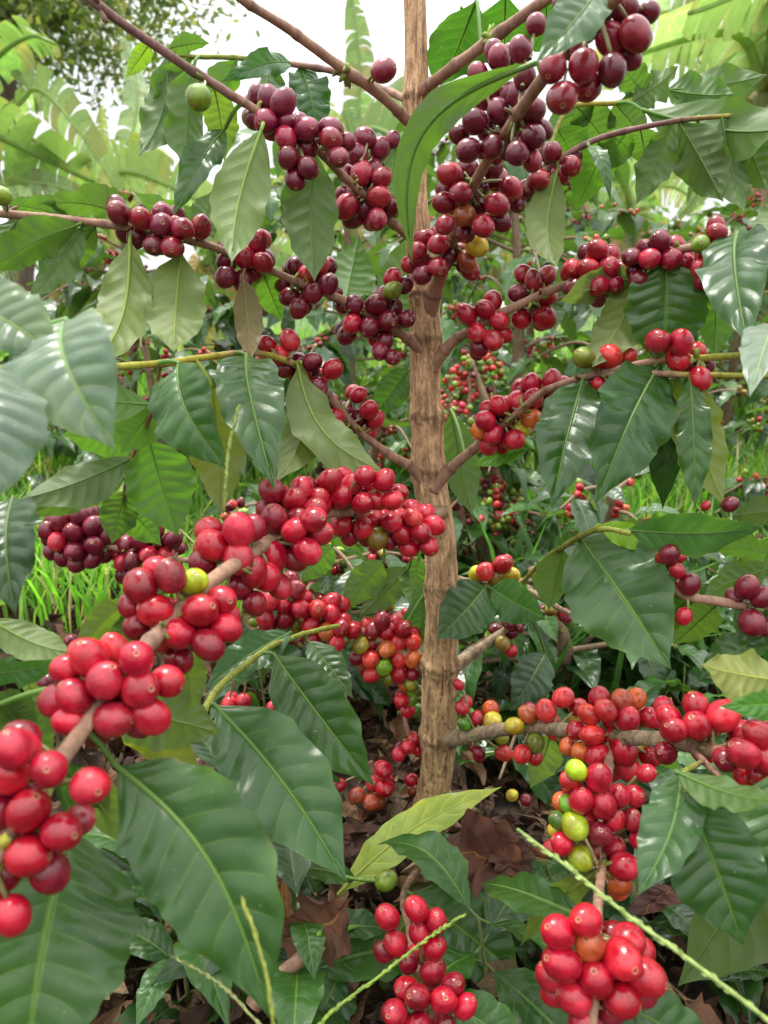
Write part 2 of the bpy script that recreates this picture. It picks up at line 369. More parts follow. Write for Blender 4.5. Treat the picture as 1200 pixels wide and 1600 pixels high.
# name: list of (px, py, depth, width_px, colour)
BR = {
 'b1': [(655,202,.622,20,TWG),(630,182,.605,17,TWG),(590,146,.585,16,TWG),(510,88,.56,15,TWG),(440,38,.54,14,TWG),(380,2,.52,14,TWG),(330,-40,.51,13,TWG)],
 'b1b': [(645,160,.61,13,TWG),(600,140,.63,11,TWG),(550,118,.64,10,PURP),(450,100,.66,9,TWG),(380,92,.67,8,GRN),(300,88,.68,7,GRN),(250,78,.69,6,GRN)],
 'b2': [(660,385,.635,18,TWG),(630,362,.62,15,TWG),(590,330,.61,13,TWG),(540,278,.58,13,TWG),(495,232,.55,13,TWG),(440,200,.53,13,TWG),(390,165,.52,13,TWG),(345,138,.51,14,PURP),(230,62,.49,14,PURP),(120,-18,.47,14,PURP)],
 'b3': [(665,548,.66,20,TWG),(635,528,.65,16,TWG),(600,505,.63,14,TWG),(530,466,.61,13,TWG),(440,430,.59,12,TWG),(340,388,.575,12,TWG),(270,370,.565,12,TWG),(200,356,.555,12,TWG),(100,343,.55,12,TWG),(0,333,.54,12,TWG),(-90,325,.53,11,TWG)],
 'b4': [(668,760,.69,20,TWG),(640,728,.68,16,TWG),(605,708,.67,14,TWG),(560,672,.65,12,TWG),(515,618,.63,12,TWG),(470,575,.61,11,TWG),(425,556,.59,10,YEL),(380,552,.565,10,PURP),(335,556,.54,10,YEL),(250,567,.48,11,YEL),(120,577,.40,13,GRN),(0,580,.36,14,GRN),(-80,585,.33,14,GRN)],
 'b5': [(690,800,.69,20,TWG),(655,812,.63,19,TWG),(600,808,.58,19,TWG),(540,798,.545,19,TWG),(480,808,.52,20,TWG),(418,848,.475,22,TWG),(335,905,.42,24,TWG),(240,1000,.38,25,TWG),(130,1140,.335,27,TWG),(50,1255,.31,27,TWG),(-10,1350,.29,26,TWG)],
 'b6': [(690,1060,.77,22,TWG),(660,1040,.76,15,TWG),(610,1010,.765,11,TWG),(540,975,.76,10,TWG),(450,935,.755,9,TWG),(395,925,.75,8,TWG)],
 'b7': [(690,850,.73,14,TWG),(600,832,.735,10,TWG),(480,835,.74,9,TWG),(380,862,.75,9,TWG),(290,875,.755,9,TWG),(180,856,.76,9,TWG),(110,842,.76,8,TWG),(60,836,.76,7,TWG)],
 'b8': [(690,1290,.80,34,OLD),(650,1272,.79,24,OLD),(618,1246,.785,17,OLD),(590,1218,.78,12,TWG),(578,1190,.78,8,TWG)],
 'b8b': [(680,1200,.78,14,OLD),(655,1170,.78,9,OLD),(640,1150,.78,7,TWG),(630,1100,.78,6,TWG),(640,1070,.78,5,TWG)],
 'b9': [(650,152,.622,24,TWG),(668,134,.60,19,TWG),(700,110,.58,18,TWG),(760,66,.56,18,TWG),(850,2,.53,18,TWG),(920,-45,.51,18,TWG)],
 'b10': [(668,505,.66,26,TWG),(680,455,.637,24,TWG),(698,400,.60,18,TWG),(720,340,.56,16,TWG),(755,262,.52,17,TWG),(800,195,.475,18,TWG),(850,120,.43,21,TWG),(920,40,.40,22,TWG),(1000,-40,.37,22,TWG)],
 'b10b': [(672,440,.65,14,TWG),(730,365,.65,12,TWG),(790,310,.64,11,TWG),(850,268,.63,10,TWG),(900,232,.62,10,PURP),(960,208,.61,9,PURP),(1050,190,.60,8,PURP),(1140,182,.59,7,YEL),(1200,178,.585,6,GRN)],
 'b10c': [(850,268,.63,7,TWG),(870,200,.645,7,GRN),(900,165,.66,7,YEL),(970,160,.67,7,YEL),(1040,140,.68,5,GRN)],
 'b11': [(672,575,.665,24,TWG),(695,546,.655,18,TWG),(722,524,.645,15,TWG),(800,482,.62,14,TWG),(880,446,.60,13,TWG),(990,405,.57,13,TWG),(1100,382,.54,13,TWG),(1200,370,.51,13,TWG),(1290,360,.49,13,TWG)],
 'b12': [(675,765,.69,24,TWG),(700,735,.68,18,TWG),(735,705,.67,15,TWG),(790,662,.64,12,TWG),(850,612,.60,11,TWG),(930,585,.57,10,TWG),(1020,565,.54,10,TWG),(1080,560,.53,11,YEL),(1150,556,.52,11,GRN),(1250,550,.50,11,GRN)],
 'b12b': [(930,585,.57,8,TWG),(1030,584,.53,10,TWG),(1100,586,.52,9,YEL),(1170,588,.51,9,GRN),(1260,590,.50,9,GRN)],
 'b13': [(700,905,.73,18,OLD),(740,912,.745,13,OLD),(790,918,.75,12,OLD),(840,930,.75,11,OLD),(880,955,.75,8,OLD),(900,962,.75,5,GRN)],
 'b13b': [(812,918,.75,7,GRN),(830,895,.72,7,GRN),(860,868,.66,8,GRN),(900,842,.56,9,GRN),(940,825,.52,9,GRN),(985,832,.51,8,GRN)],
 'b14': [(695,1055,.77,26,OLD),(725,1030,.77,19,OLD),(765,1003,.775,15,OLD),(810,972,.78,9,OLD),(850,955,.78,7,OLD)],
 'b15': [(690,1155,.76,34,OLD),(725,1150,.73,24,OLD),(770,1142,.69,21,OLD),(830,1136,.65,22,OLD),(880,1140,.62,22,OLD),(950,1148,.57,23,OLD),(1030,1156,.52,23,OLD),(1110,1172,.475,24,TWG),(1200,1192,.44,24,TWG),(1290,1210,.41,23,TWG)],
 'b16': [(945,1150,.57,16,TWG),(952,1190,.545,14,TWG),(944,1260,.50,14,TWG),(939,1340,.465,14,TWG),(937,1390,.43,15,TWG),(935,1430,.405,16,TWG),(930,1520,.385,17,TWG),(925,1640,.365,18,TWG)],
 'b17': [(700,1240,.79,14,OLD),(670,1330,.70,11,TWG),(632,1395,.60,10,TWG),(638,1450,.56,10,TWG),(650,1510,.525,11,TWG),(668,1560,.50,13,TWG),(680,1640,.475,13,TWG)],
 't1': [(545,975,.76,7,GRN),(490,986,.70,8,GRN),(420,1012,.60,9,GRN),(360,1058,.52,11,GRN),(325,1100,.47,11,GRN),(318,1125,.465,9,GRN)],
 't4': [(1075,1165,.495,11,TWG),(1100,1190,.46,10,TWG),(1125,1215,.43,9,TWG),(1140,1235,.41,7,GRN)],
 't4b': [(1100,1190,.46,8,TWG),(1078,1200,.42,9,GRN),(1066,1212,.39,8,GRN),(1070,1238,.385,6,GRN)],
 't6': [(250,567,.48,6,GRN),(240,640,.52,7,TWG),(212,700,.58,7,TWG),(200,745,.60,7,TWG),(192,790,.62,6,TWG)],
}
SEED_BR = {
 't5': [(395,1575,.53,26,TWG),(415,1545,.535,24,TWG),(460,1505,.54,22,TWG),(502,1468,.545,20,TWG)],
}
# leaf: (branch, bx,by,bd, tx,ty,td, halfwidth_px, side T/U, roll deg, tone, options)
LV = [
 ('b1b',262,82,.68,218,245,.66,34,'U',20,'mid',dict(wave=.2,side=-.06,ph=1)),
 ('b1b',305,95,.67,288,280,.66,35,'U',-25,'mid',dict(wave=.22,ph=2)),
 ('b2',236,66,.50,196,122,.52,15,'U',0,'lime',dict()),
 ('b2',262,76,.50,326,66,.52,16,'U',30,'mid',dict(wave=.15)),
 ('b2',335,138,.52,352,248,.56,27,'U',15,'olive',dict()),
 ('b1b',372,92,.67,330,215,.66,30,'U',-40,'bright',dict(wave=.2)),
 ('b1b',455,98,.66,345,128,.62,20,'T',-20,'dark',dict(wave=.25,bend=.16)),
 ('b1b',420,98,.66,400,190,.63,28,'U',35,'mid',dict(wave=.2)),
 ('b1b',300,88,.68,245,190,.69,27,'U',-30,'mid',dict(wave=.2)),
 ('b1b',470,102,.66,497,215,.65,32,'T',15,'dark',dict(wave=.2)),
 ('b2',410,198,.51,362,412,.47,44,'U',8,'pale',dict(side=.05,wave=.12,fold=.1,blunt=.4)),
 ('b2',352,200,.54,270,340,.52,27,'T',-15,'grey',dict(wave=.25,bend=.14)),
 ('b3',215,352,.56,62,318,.55,30,'U',-35,'mid',dict(wave=.3,bend=.18,ph=.5)),
 ('b3',110,340,.56,10,318,.55,22,'U',-30,'mid',dict(wave=.3,ph=2)),
 ('b3',325,385,.58,208,300,.57,24,'U',-25,'bright',dict(wave=.2)),
 ('b3',315,375,.58,330,300,.60,26,'U',20,'mid',dict()),
 ('b3',125,350,.55,-25,425,.52,36,'U',-25,'mid',dict(wave=.15)),
 ('b3',130,352,.555,48,470,.55,26,'U',30,'mid',dict(wave=.2)),
 ('b3',150,352,.56,92,440,.58,22,'U',-10,'dark',dict(wave=.2)),
 ('b3',30,340,.55,-50,440,.52,26,'U',10,'dark',dict()),
 ('b3',203,372,.55,148,572,.47,42,'U',8,'olive',dict(side=-.05,fold=.1,blunt=.5,wave=.14)),
 ('b3',283,392,.56,272,548,.50,47,'U',-5,'olive',dict(blunt=.7,fold=.08,wave=.1)),
 ('b3',380,430,.58,392,568,.56,24,'U',10,'rust',dict(fold=.3)),
 ('b4',-70,470,.33,95,560,.32,62,'T',25,'sheen',dict(bend=.12,wave=.1,quilt=.07)),
 ('b4',100,500,.335,172,694,.30,84,'T',-12,'sheen',dict(quilt=.09,bend=.16,blunt=.7,wave=.07,side=.04)),
 ('b4',-25,560,.30,-20,800,.27,84,'T',10,'sheen',dict(quilt=.07,bend=.1,blunt=.5)),
 ('b4',278,566,.47,352,730,.43,56,'T',-18,'grey',dict(quilt=.07,bend=.12,blunt=.5,wave=.1,side=.05)),
 ('b4',385,554,.55,430,752,.46,52,'T',12,'dark',dict(quilt=.05,bend=.12,blunt=.5,side=.05)),
 ('b4',480,600,.60,432,760,.56,34,'U',20,'olive',dict(side=-.06)),
 ('b4',465,570,.60,604,738,.54,36,'U',-38,'olive',dict(side=.1,wave=.18,twist=.5)),
 ('b4',470,565,.60,450,690,.60,22,'U',30,'mustard',dict()),
 ('b4',330,600,.52,345,802,.54,46,'U',8,'mustard',dict(blunt=.4)),
 ('t6',232,685,.58,278,838,.60,54,'U',-8,'bright',dict(blunt=.4)),
 ('t6',238,632,.52,52,612,.50,34,'U',22,'bright',dict()),
 ('t6',240,640,.53,190,705,.55,34,'U',-12,'bright',dict()),
 ('t6',208,715,.59,30,785,.56,38,'U',35,'mid',dict(fold=.3)),
 ('t6',200,745,.60,35,808,.58,32,'U',-20,'mid',dict()),
 ('t6',212,700,.585,95,680,.58,38,'U',-30,'bright',dict()),
 ('t6',196,765,.61,175,850,.62,30,'U',0,'mid',dict()),
 ('t6',194,785,.62,250,850,.66,28,'U',0,'bright',dict()),
 ('b4',20,775,.42,18,955,.37,54,'T',-25,'deep',dict(quilt=.14,bend=.1,wave=.14)),
 ('b7',-20,965,.45,112,1018,.44,30,'U',-25,'pale',dict(bend=.14)),
 ('b5',-30,1050,.40,105,1032,.38,24,'T',-25,'grey',dict(wave=.25)),
 ('b5',205,935,.44,112,1030,.46,24,'U',-25,'olive',dict(fold=.4)),
 ('b5',215,945,.44,160,1020,.47,22,'U',30,'mid',dict()),
 ('b5',35,1055,.42,30,1135,.42,16,'U',40,'olive',dict(bend=.3)),
 ('b5',165,1100,.40,348,1146,.43,52,'U',6,'olive',dict(blunt=.5,fold=.05)),
 ('b5',180,1120,.42,318,1215,.46,34,'U',20,'mustard',dict()),
 ('b5',285,1010,.44,300,1120,.46,30,'U',10,'olive',dict()),
 ('t1',455,988,.64,318,1075,.58,30,'T',-25,'dark',dict()),
 ('t1',334,1100,.47,541,1378,.43,74,'T',6,'grey',dict(blunt=.35,bend=.06,quilt=.035,side=-.03,wave=.07)),
 ('t1',428,1022,.58,584,1228,.52,56,'T',-10,'dark',dict(blunt=.3,bend=.05,quilt=.06)),
 ('t1',480,1000,.68,552,1092,.64,26,'T',15,'dark',dict()),
 ('b5',180,1195,.345,420,1592,.30,98,'T',-6,'dark',dict(blunt=.45,side=-.10,bend=.07,quilt=.035,wave=.08,ph=2)),
 ('b5',112,1290,.36,40,1700,.31,134,'T',12,'mid',dict(blunt=.6,side=.04,bend=.06,quilt=.035,wave=.06)),
 ('b8',528,1398,.66,784,1230,.66,32,'T',25,'yellow',dict(side=-.05,bend=.05,quilt=.02,fold=.1,wave=.06)),
 ('b17',640,1395,.60,818,1530,.57,60,'T',12,'dark',dict(blunt=.5,quilt=.03)),
 ('b17',660,1330,.66,800,1400,.62,30,'T',30,'dark',dict()),
 ('b17',645,1420,.60,560,1590,.60,26,'U',-25,'olive',dict()),
 ('b16',925,1440,.44,752,1380,.58,30,'T',-18,'mid',dict(wave=.15)),
 ('b16',935,1360,.45,812,1480,.52,24,'U',-30,'olive',dict()),
 ('b17',690,1560,.52,830,1650,.50,40,'T',10,'mid',dict()),
 ('t4b',1064,1205,.40,995,1402,.36,46,'T',-14,'grey',dict(side=-.08,bend=.06,fold=.25)),
 ('t4b',1072,1240,.385,1162,1478,.36,74,'T',8,'grey',dict(blunt=.5,bend=.06,quilt=.04)),
 ('t4b',1055,1205,.39,1225,1262,.33,30,'U',-40,'mid',dict(wave=.12)),
 ('t4b',1066,1225,.40,1065,1290,.42,14,'U',0,'bright',dict()),
 ('b15',1240,1240,.42,1060,1540,.46,90,'U',20,'deep',dict(blunt=.5)),
 ('b15',1215,1200,.42,1250,1400,.40,70,'T',0,'mid',dict()),
 ('b16',930,1550,.40,1130,1660,.40,48,'T',14,'mid',dict()),
 ('b13b',905,838,.56,1048,1046,.49,80,'T',8,'grey',dict(blunt=.3,wave=.14,quilt=.03,bend=.06,ph=.4)),
 ('b13b',978,828,.515,1194,826,.49,38,'T',-22,'grey',dict(wave=.1,quilt=.04)),
 ('b13b',935,820,.53,1028,854,.53,20,'T',0,'lime',dict()),
 ('b13b',880,858,.62,858,955,.64,34,'U',-20,'mid',dict()),
 ('b13b',900,850,.60,968,988,.64,42,'U',0,'deep',dict()),
 ('b13',760,916,.73,686,998,.69,42,'T',12,'grey',dict(blunt=.9,quilt=.02,wave=.05)),
 ('b13',765,918,.73,852,968,.70,34,'T',-8,'grey',dict(blunt=.8,quilt=.02)),
 ('b14',852,1020,.78,800,1110,.74,32,'T',10,'deep',dict(blunt=.4)),
 ('b12',912,590,.575,862,794,.51,50,'T',-12,'dark',dict(blunt=.35,bend=.05)),
 ('b12',1032,568,.54,938,778,.48,64,'T',10,'dark',dict(blunt=.45,bend=.05,side=.03)),
 ('b12b',1030,586,.55,1036,796,.56,28,'T',15,'deep',dict()),
 ('b12b',1078,588,.52,1086,795,.50,27,'T',10,'dark',dict(wave=.2,quilt=.06)),
 ('b12b',1090,590,.53,1132,790,.53,42,'U',-25,'mustard',dict(side=.04)),
 ('b12b',1060,588,.54,1010,700,.58,34,'U',-5,'olive',dict()),
 ('b11',1042,405,.555,1036,575,.565,62,'T',6,'mid',dict(blunt=.7,bend=.07)),
 ('b11',1010,420,.57,925,572,.55,40,'U',25,'olive',dict()),
 ('b11',1005,430,.57,870,470,.56,28,'U',-20,'pale',dict()),
 ('b11',1152,362,.53,1168,542,.44,52,'T',-14,'grey',dict(wave=.18,quilt=.09,bend=.1)),
 ('b11',1165,380,.52,1260,450,.44,44,'T',10,'grey',dict(quilt=.07)),
 ('b12',1212,505,.44,1172,615,.36,36,'T',-10,'sheen',dict()),
 ('b11',1110,400,.56,1118,560,.58,36,'U',20,'bright',dict()),
 ('b10c',1004,172,.64,1250,205,.52,46,'U',-20,'mid',dict(wave=.30,bend=.12,ph=1.3,kw=1.6)),
 ('b10c',985,160,.67,1062,104,.64,27,'U',-30,'mid',dict(wave=.25)),
 ('b10b',1060,190,.60,1130,315,.58,42,'U',10,'dark',dict(wave=.15)),
 ('b10b',1128,182,.59,1160,338,.58,32,'U',-20,'mid',dict(wave=.2)),
 ('b10b',1050,190,.60,995,320,.62,30,'U',18,'mid',dict(wave=.2)),
 ('b10b',985,200,.61,935,270,.64,28,'U',-10,'bright',dict(wave=.15)),
 ('b10b',1000,200,.61,1010,260,.66,30,'U',10,'mid',dict()),
 ('b10b',920,228,.61,955,312,.58,13,'T',20,'mid',dict(bend=.2)),
 ('b10b',872,262,.62,868,425,.58,34,'U',-16,'olive',dict(side=.05,fold=.25)),
 ('b10c',870,200,.65,905,265,.68,34,'U',10,'bright',dict()),
 ('b10c',930,162,.67,850,200,.70,28,'U',0,'mid',dict()),
 ('b10c',960,160,.67,1010,215,.70,34,'U',-10,'dark',dict()),
 ('b10c',1040,140,.68,1150,150,.66,32,'U',-30,'bright',dict(wave=.25)),
 ('b10c',1040,140,.68,1200,120,.66,30,'U',-35,'mid',dict(wave=.25)),
 ('b10',838,98,.43,644,408,.50,28,'U',-14,'mid',dict(side=.26,wave=.36,fold=.12,bend=.05,kw=1.7,ph=2.2)),
 ('b10',935,-20,.38,836,102,.35,40,'T',-18,'grey',dict(side=-.04,quilt=.05)),
 ('b10c',1010,150,.67,960,95,.66,26,'U',-20,'mid',dict()),
 ('b10b',1140,180,.60,1200,300,.58,36,'U',15,'dark',dict()),
 ('b10b',1090,186,.61,1085,290,.63,34,'U',-12,'bright',dict()),
 ('b10c',900,165,.67,960,240,.70,32,'U',10,'mid',dict()),
 ('b10b',960,208,.62,900,330,.68,34,'U',-20,'bright',dict()),
 ('b11',1200,368,.52,1235,300,.54,32,'U',-20,'mid',dict()),
 ('b9',745,0,.58,688,135,.66,48,'T',10,'mid',dict()),
 ('b9',790,-10,.60,790,120,.67,48,'T',-10,'mid',dict()),
 ('b9',850,-20,.60,860,80,.67,44,'T',0,'mid',dict()),
 ('b9',720,10,.62,760,90,.68,34,'T',-20,'bright',dict()),
 ('b2',490,232,.57,492,438,.55,46,'U',-6,'mid',dict(blunt=.5,side=.02)),
 ('b2',560,300,.60,600,360,.64,20,'T',-20,'mid',dict()),
 ('b3',540,468,.62,560,372,.66,40,'U',0,'bright',dict()),
 ('b3',610,500,.64,650,360,.68,34,'U',10,'bright',dict()),
 ('b2',600,330,.61,622,215,.62,20,'U',0,'bright',dict()),
 ('b3',410,425,.59,440,500,.64,26,'U',0,'bright',dict()),
 ('b4',640,575,.70,582,652,.70,26,'T',0,'mid',dict()),
 ('b12',705,640,.72,738,808,.72,30,'U',-10,'mid',dict()),
 ('b12',830,700,.66,738,728,.68,16,'T',-20,'bright',dict()),
 ('b15',1230,1065,.42,1092,1040,.43,44,'U',20,'mustard',dict(wave=.2)),
 ('b15',1235,1100,.38,1128,1104,.35,24,'T',0,'bright',dict()),
 ('b15',1210,985,.52,1090,1062,.52,32,'T',-30,'grey',dict()),
 ('b7',600,875,.76,536,950,.78,28,'U',0,'mid',dict(wave=.15)),
 ('b7',640,885,.76,560,965,.78,26,'U',0,'deep',dict()),
 ('b7',655,870,.76,640,945,.76,24,'U',0,'bright',dict()),
 ('b7',520,850,.77,470,910,.78,24,'U',0,'bright',dict()),
 ('b6',665,925,.77,650,1015,.78,27,'T',0,'grey',dict()),
 ('b5',0,1100,.38,90,1190,.42,40,'U',0,'mid',dict()),
 ('b5',-20,1090,.38,60,1130,.40,30,'U',30,'mid',dict()),
 ('b5',85,1190,.36,170,1260,.42,30,'T',-20,'grey',dict()),
 ('b5',100,1195,.38,200,1330,.42,34,'U',20,'olive',dict()),
 ('b15',860,1150,.66,830,1230,.70,28,'U',10,'pale',dict()),
]
# cherries: cluster = (branch, ox, oy, depth or None, [(x,y,r,colour[,layer[,elong]])...]) in a 3x enlarged tile at ox,oy
C = []
def cl(branch, ox, oy, d, txt):
    out = []
    for s in txt.split():
        q = s.split(','); x, y, r = float(q[0]), float(q[1]), float(q[2])
        out.append((ox + x / 3, oy + y / 3, r / 3, q[3], float(q[4]) if len(q) > 4 else 0.))
    C.append((branch, d, out))
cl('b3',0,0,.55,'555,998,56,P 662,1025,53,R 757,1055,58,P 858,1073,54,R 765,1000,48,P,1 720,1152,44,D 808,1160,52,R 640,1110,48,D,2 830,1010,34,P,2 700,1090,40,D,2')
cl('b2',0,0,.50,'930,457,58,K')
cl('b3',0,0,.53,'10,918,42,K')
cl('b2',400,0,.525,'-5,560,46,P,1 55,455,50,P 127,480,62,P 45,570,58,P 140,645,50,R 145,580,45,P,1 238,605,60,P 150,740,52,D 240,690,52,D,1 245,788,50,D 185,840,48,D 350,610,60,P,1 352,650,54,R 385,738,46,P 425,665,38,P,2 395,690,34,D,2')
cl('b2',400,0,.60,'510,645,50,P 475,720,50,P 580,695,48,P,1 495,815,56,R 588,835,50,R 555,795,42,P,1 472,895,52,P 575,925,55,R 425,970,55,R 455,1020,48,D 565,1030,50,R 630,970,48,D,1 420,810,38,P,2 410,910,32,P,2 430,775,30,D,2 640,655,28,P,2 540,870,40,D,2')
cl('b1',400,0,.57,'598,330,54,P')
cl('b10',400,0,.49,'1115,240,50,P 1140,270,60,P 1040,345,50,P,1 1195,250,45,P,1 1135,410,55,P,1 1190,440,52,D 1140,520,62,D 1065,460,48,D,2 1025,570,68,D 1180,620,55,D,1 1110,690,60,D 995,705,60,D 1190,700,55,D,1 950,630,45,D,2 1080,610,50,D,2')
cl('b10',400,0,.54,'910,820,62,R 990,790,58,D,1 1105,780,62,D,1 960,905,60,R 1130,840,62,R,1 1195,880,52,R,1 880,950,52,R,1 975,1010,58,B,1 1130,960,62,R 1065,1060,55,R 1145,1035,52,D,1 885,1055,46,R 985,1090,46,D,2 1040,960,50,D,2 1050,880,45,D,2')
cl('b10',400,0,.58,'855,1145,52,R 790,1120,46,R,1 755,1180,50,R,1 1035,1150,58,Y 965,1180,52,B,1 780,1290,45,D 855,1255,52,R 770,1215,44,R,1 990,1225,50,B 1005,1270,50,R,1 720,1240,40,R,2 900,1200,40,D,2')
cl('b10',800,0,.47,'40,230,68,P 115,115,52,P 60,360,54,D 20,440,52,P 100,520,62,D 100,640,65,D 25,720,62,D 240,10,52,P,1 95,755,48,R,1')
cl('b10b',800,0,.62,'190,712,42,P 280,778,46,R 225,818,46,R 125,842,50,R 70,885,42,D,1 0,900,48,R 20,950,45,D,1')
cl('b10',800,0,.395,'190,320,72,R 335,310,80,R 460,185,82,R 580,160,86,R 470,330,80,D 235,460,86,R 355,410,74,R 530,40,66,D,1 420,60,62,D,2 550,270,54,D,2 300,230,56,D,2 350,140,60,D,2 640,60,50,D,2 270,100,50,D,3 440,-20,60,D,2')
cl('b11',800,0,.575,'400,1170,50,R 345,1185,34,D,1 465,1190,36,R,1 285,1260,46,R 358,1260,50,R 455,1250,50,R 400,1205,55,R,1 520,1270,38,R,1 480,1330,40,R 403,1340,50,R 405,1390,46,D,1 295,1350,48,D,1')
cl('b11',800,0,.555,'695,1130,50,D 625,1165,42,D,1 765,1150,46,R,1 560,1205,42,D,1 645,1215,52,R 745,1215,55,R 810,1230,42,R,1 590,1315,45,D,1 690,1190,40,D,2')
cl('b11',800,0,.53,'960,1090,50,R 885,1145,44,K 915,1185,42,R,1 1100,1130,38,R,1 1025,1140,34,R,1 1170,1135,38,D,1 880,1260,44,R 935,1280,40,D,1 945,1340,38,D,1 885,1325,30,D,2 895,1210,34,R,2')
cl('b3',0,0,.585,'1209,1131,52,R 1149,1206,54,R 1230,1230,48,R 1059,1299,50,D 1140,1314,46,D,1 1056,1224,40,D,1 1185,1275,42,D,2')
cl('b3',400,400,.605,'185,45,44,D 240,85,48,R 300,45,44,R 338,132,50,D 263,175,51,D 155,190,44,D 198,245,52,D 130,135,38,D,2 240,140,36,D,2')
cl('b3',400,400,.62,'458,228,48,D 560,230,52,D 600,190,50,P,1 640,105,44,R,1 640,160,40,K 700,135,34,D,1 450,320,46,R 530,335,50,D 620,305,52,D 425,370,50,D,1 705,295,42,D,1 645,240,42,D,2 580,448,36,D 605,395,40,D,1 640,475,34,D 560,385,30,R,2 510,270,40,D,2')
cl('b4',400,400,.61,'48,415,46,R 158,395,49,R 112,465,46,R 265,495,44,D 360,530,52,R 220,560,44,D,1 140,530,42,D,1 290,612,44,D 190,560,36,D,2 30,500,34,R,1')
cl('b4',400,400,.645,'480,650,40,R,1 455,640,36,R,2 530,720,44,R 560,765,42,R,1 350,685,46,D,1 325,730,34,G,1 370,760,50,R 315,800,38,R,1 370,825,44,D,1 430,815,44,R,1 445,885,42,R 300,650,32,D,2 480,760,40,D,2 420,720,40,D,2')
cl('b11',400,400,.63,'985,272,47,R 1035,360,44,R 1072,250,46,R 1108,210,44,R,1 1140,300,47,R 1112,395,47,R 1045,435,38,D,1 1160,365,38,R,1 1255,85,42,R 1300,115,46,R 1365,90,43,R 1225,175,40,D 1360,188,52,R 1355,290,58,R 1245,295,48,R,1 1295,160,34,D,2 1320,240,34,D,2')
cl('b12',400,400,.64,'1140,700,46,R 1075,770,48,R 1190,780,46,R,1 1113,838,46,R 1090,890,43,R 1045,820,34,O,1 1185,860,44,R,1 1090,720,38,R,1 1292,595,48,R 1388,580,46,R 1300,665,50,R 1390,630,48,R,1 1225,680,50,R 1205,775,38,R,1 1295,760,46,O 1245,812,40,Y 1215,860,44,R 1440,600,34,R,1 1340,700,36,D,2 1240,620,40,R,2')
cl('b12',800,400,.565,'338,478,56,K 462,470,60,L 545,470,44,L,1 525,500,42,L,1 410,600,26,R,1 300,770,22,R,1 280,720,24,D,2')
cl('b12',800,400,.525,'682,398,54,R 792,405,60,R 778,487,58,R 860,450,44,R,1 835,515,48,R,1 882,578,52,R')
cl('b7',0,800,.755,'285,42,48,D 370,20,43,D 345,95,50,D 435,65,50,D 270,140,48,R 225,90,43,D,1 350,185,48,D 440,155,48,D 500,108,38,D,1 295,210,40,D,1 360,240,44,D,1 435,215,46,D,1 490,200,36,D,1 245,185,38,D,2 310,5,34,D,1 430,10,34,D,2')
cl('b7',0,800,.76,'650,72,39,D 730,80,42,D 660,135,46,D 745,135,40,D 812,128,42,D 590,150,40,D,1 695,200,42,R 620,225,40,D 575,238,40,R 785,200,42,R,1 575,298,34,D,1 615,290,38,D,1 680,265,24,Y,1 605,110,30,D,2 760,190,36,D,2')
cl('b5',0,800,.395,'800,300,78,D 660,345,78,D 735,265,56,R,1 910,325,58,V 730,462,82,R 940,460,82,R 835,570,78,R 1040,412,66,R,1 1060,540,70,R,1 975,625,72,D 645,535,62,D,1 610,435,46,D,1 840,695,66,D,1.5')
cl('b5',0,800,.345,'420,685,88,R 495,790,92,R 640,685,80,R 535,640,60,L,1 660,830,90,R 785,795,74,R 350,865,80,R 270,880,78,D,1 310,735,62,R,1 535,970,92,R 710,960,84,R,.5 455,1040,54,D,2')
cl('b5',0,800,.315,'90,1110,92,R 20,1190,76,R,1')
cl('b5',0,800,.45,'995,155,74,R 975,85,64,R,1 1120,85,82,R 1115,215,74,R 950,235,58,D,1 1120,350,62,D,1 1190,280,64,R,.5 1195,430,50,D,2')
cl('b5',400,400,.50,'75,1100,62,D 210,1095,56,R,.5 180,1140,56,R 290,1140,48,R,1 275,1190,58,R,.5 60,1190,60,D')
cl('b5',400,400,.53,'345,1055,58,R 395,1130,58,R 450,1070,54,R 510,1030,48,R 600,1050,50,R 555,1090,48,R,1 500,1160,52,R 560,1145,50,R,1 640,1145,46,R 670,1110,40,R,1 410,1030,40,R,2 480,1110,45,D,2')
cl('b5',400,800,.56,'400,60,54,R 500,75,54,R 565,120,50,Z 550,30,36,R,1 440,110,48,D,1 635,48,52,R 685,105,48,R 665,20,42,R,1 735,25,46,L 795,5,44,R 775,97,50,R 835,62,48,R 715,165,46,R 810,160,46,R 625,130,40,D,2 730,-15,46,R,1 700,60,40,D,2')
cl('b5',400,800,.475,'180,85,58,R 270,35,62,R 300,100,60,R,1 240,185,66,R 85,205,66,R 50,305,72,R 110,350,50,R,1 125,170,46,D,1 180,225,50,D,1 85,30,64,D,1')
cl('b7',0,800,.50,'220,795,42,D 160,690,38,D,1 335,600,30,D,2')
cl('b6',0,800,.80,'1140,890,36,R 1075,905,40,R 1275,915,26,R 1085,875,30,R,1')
cl('b6',400,800,.755,'190,365,48,D 165,315,38,D,2 135,435,43,R 65,415,48,R 210,455,44,R 45,500,43,R 135,500,48,D,1 55,540,34,D,1 290,455,45,L 355,420,42,R 400,435,42,R,1 355,483,44,R 230,400,34,R,2 260,530,43,R,1 330,560,36,O 400,540,41,R 455,555,37,R 375,615,36,R 270,590,36,R,1 190,530,32,Z,2 415,510,34,R,1 410,600,26,Z,1')
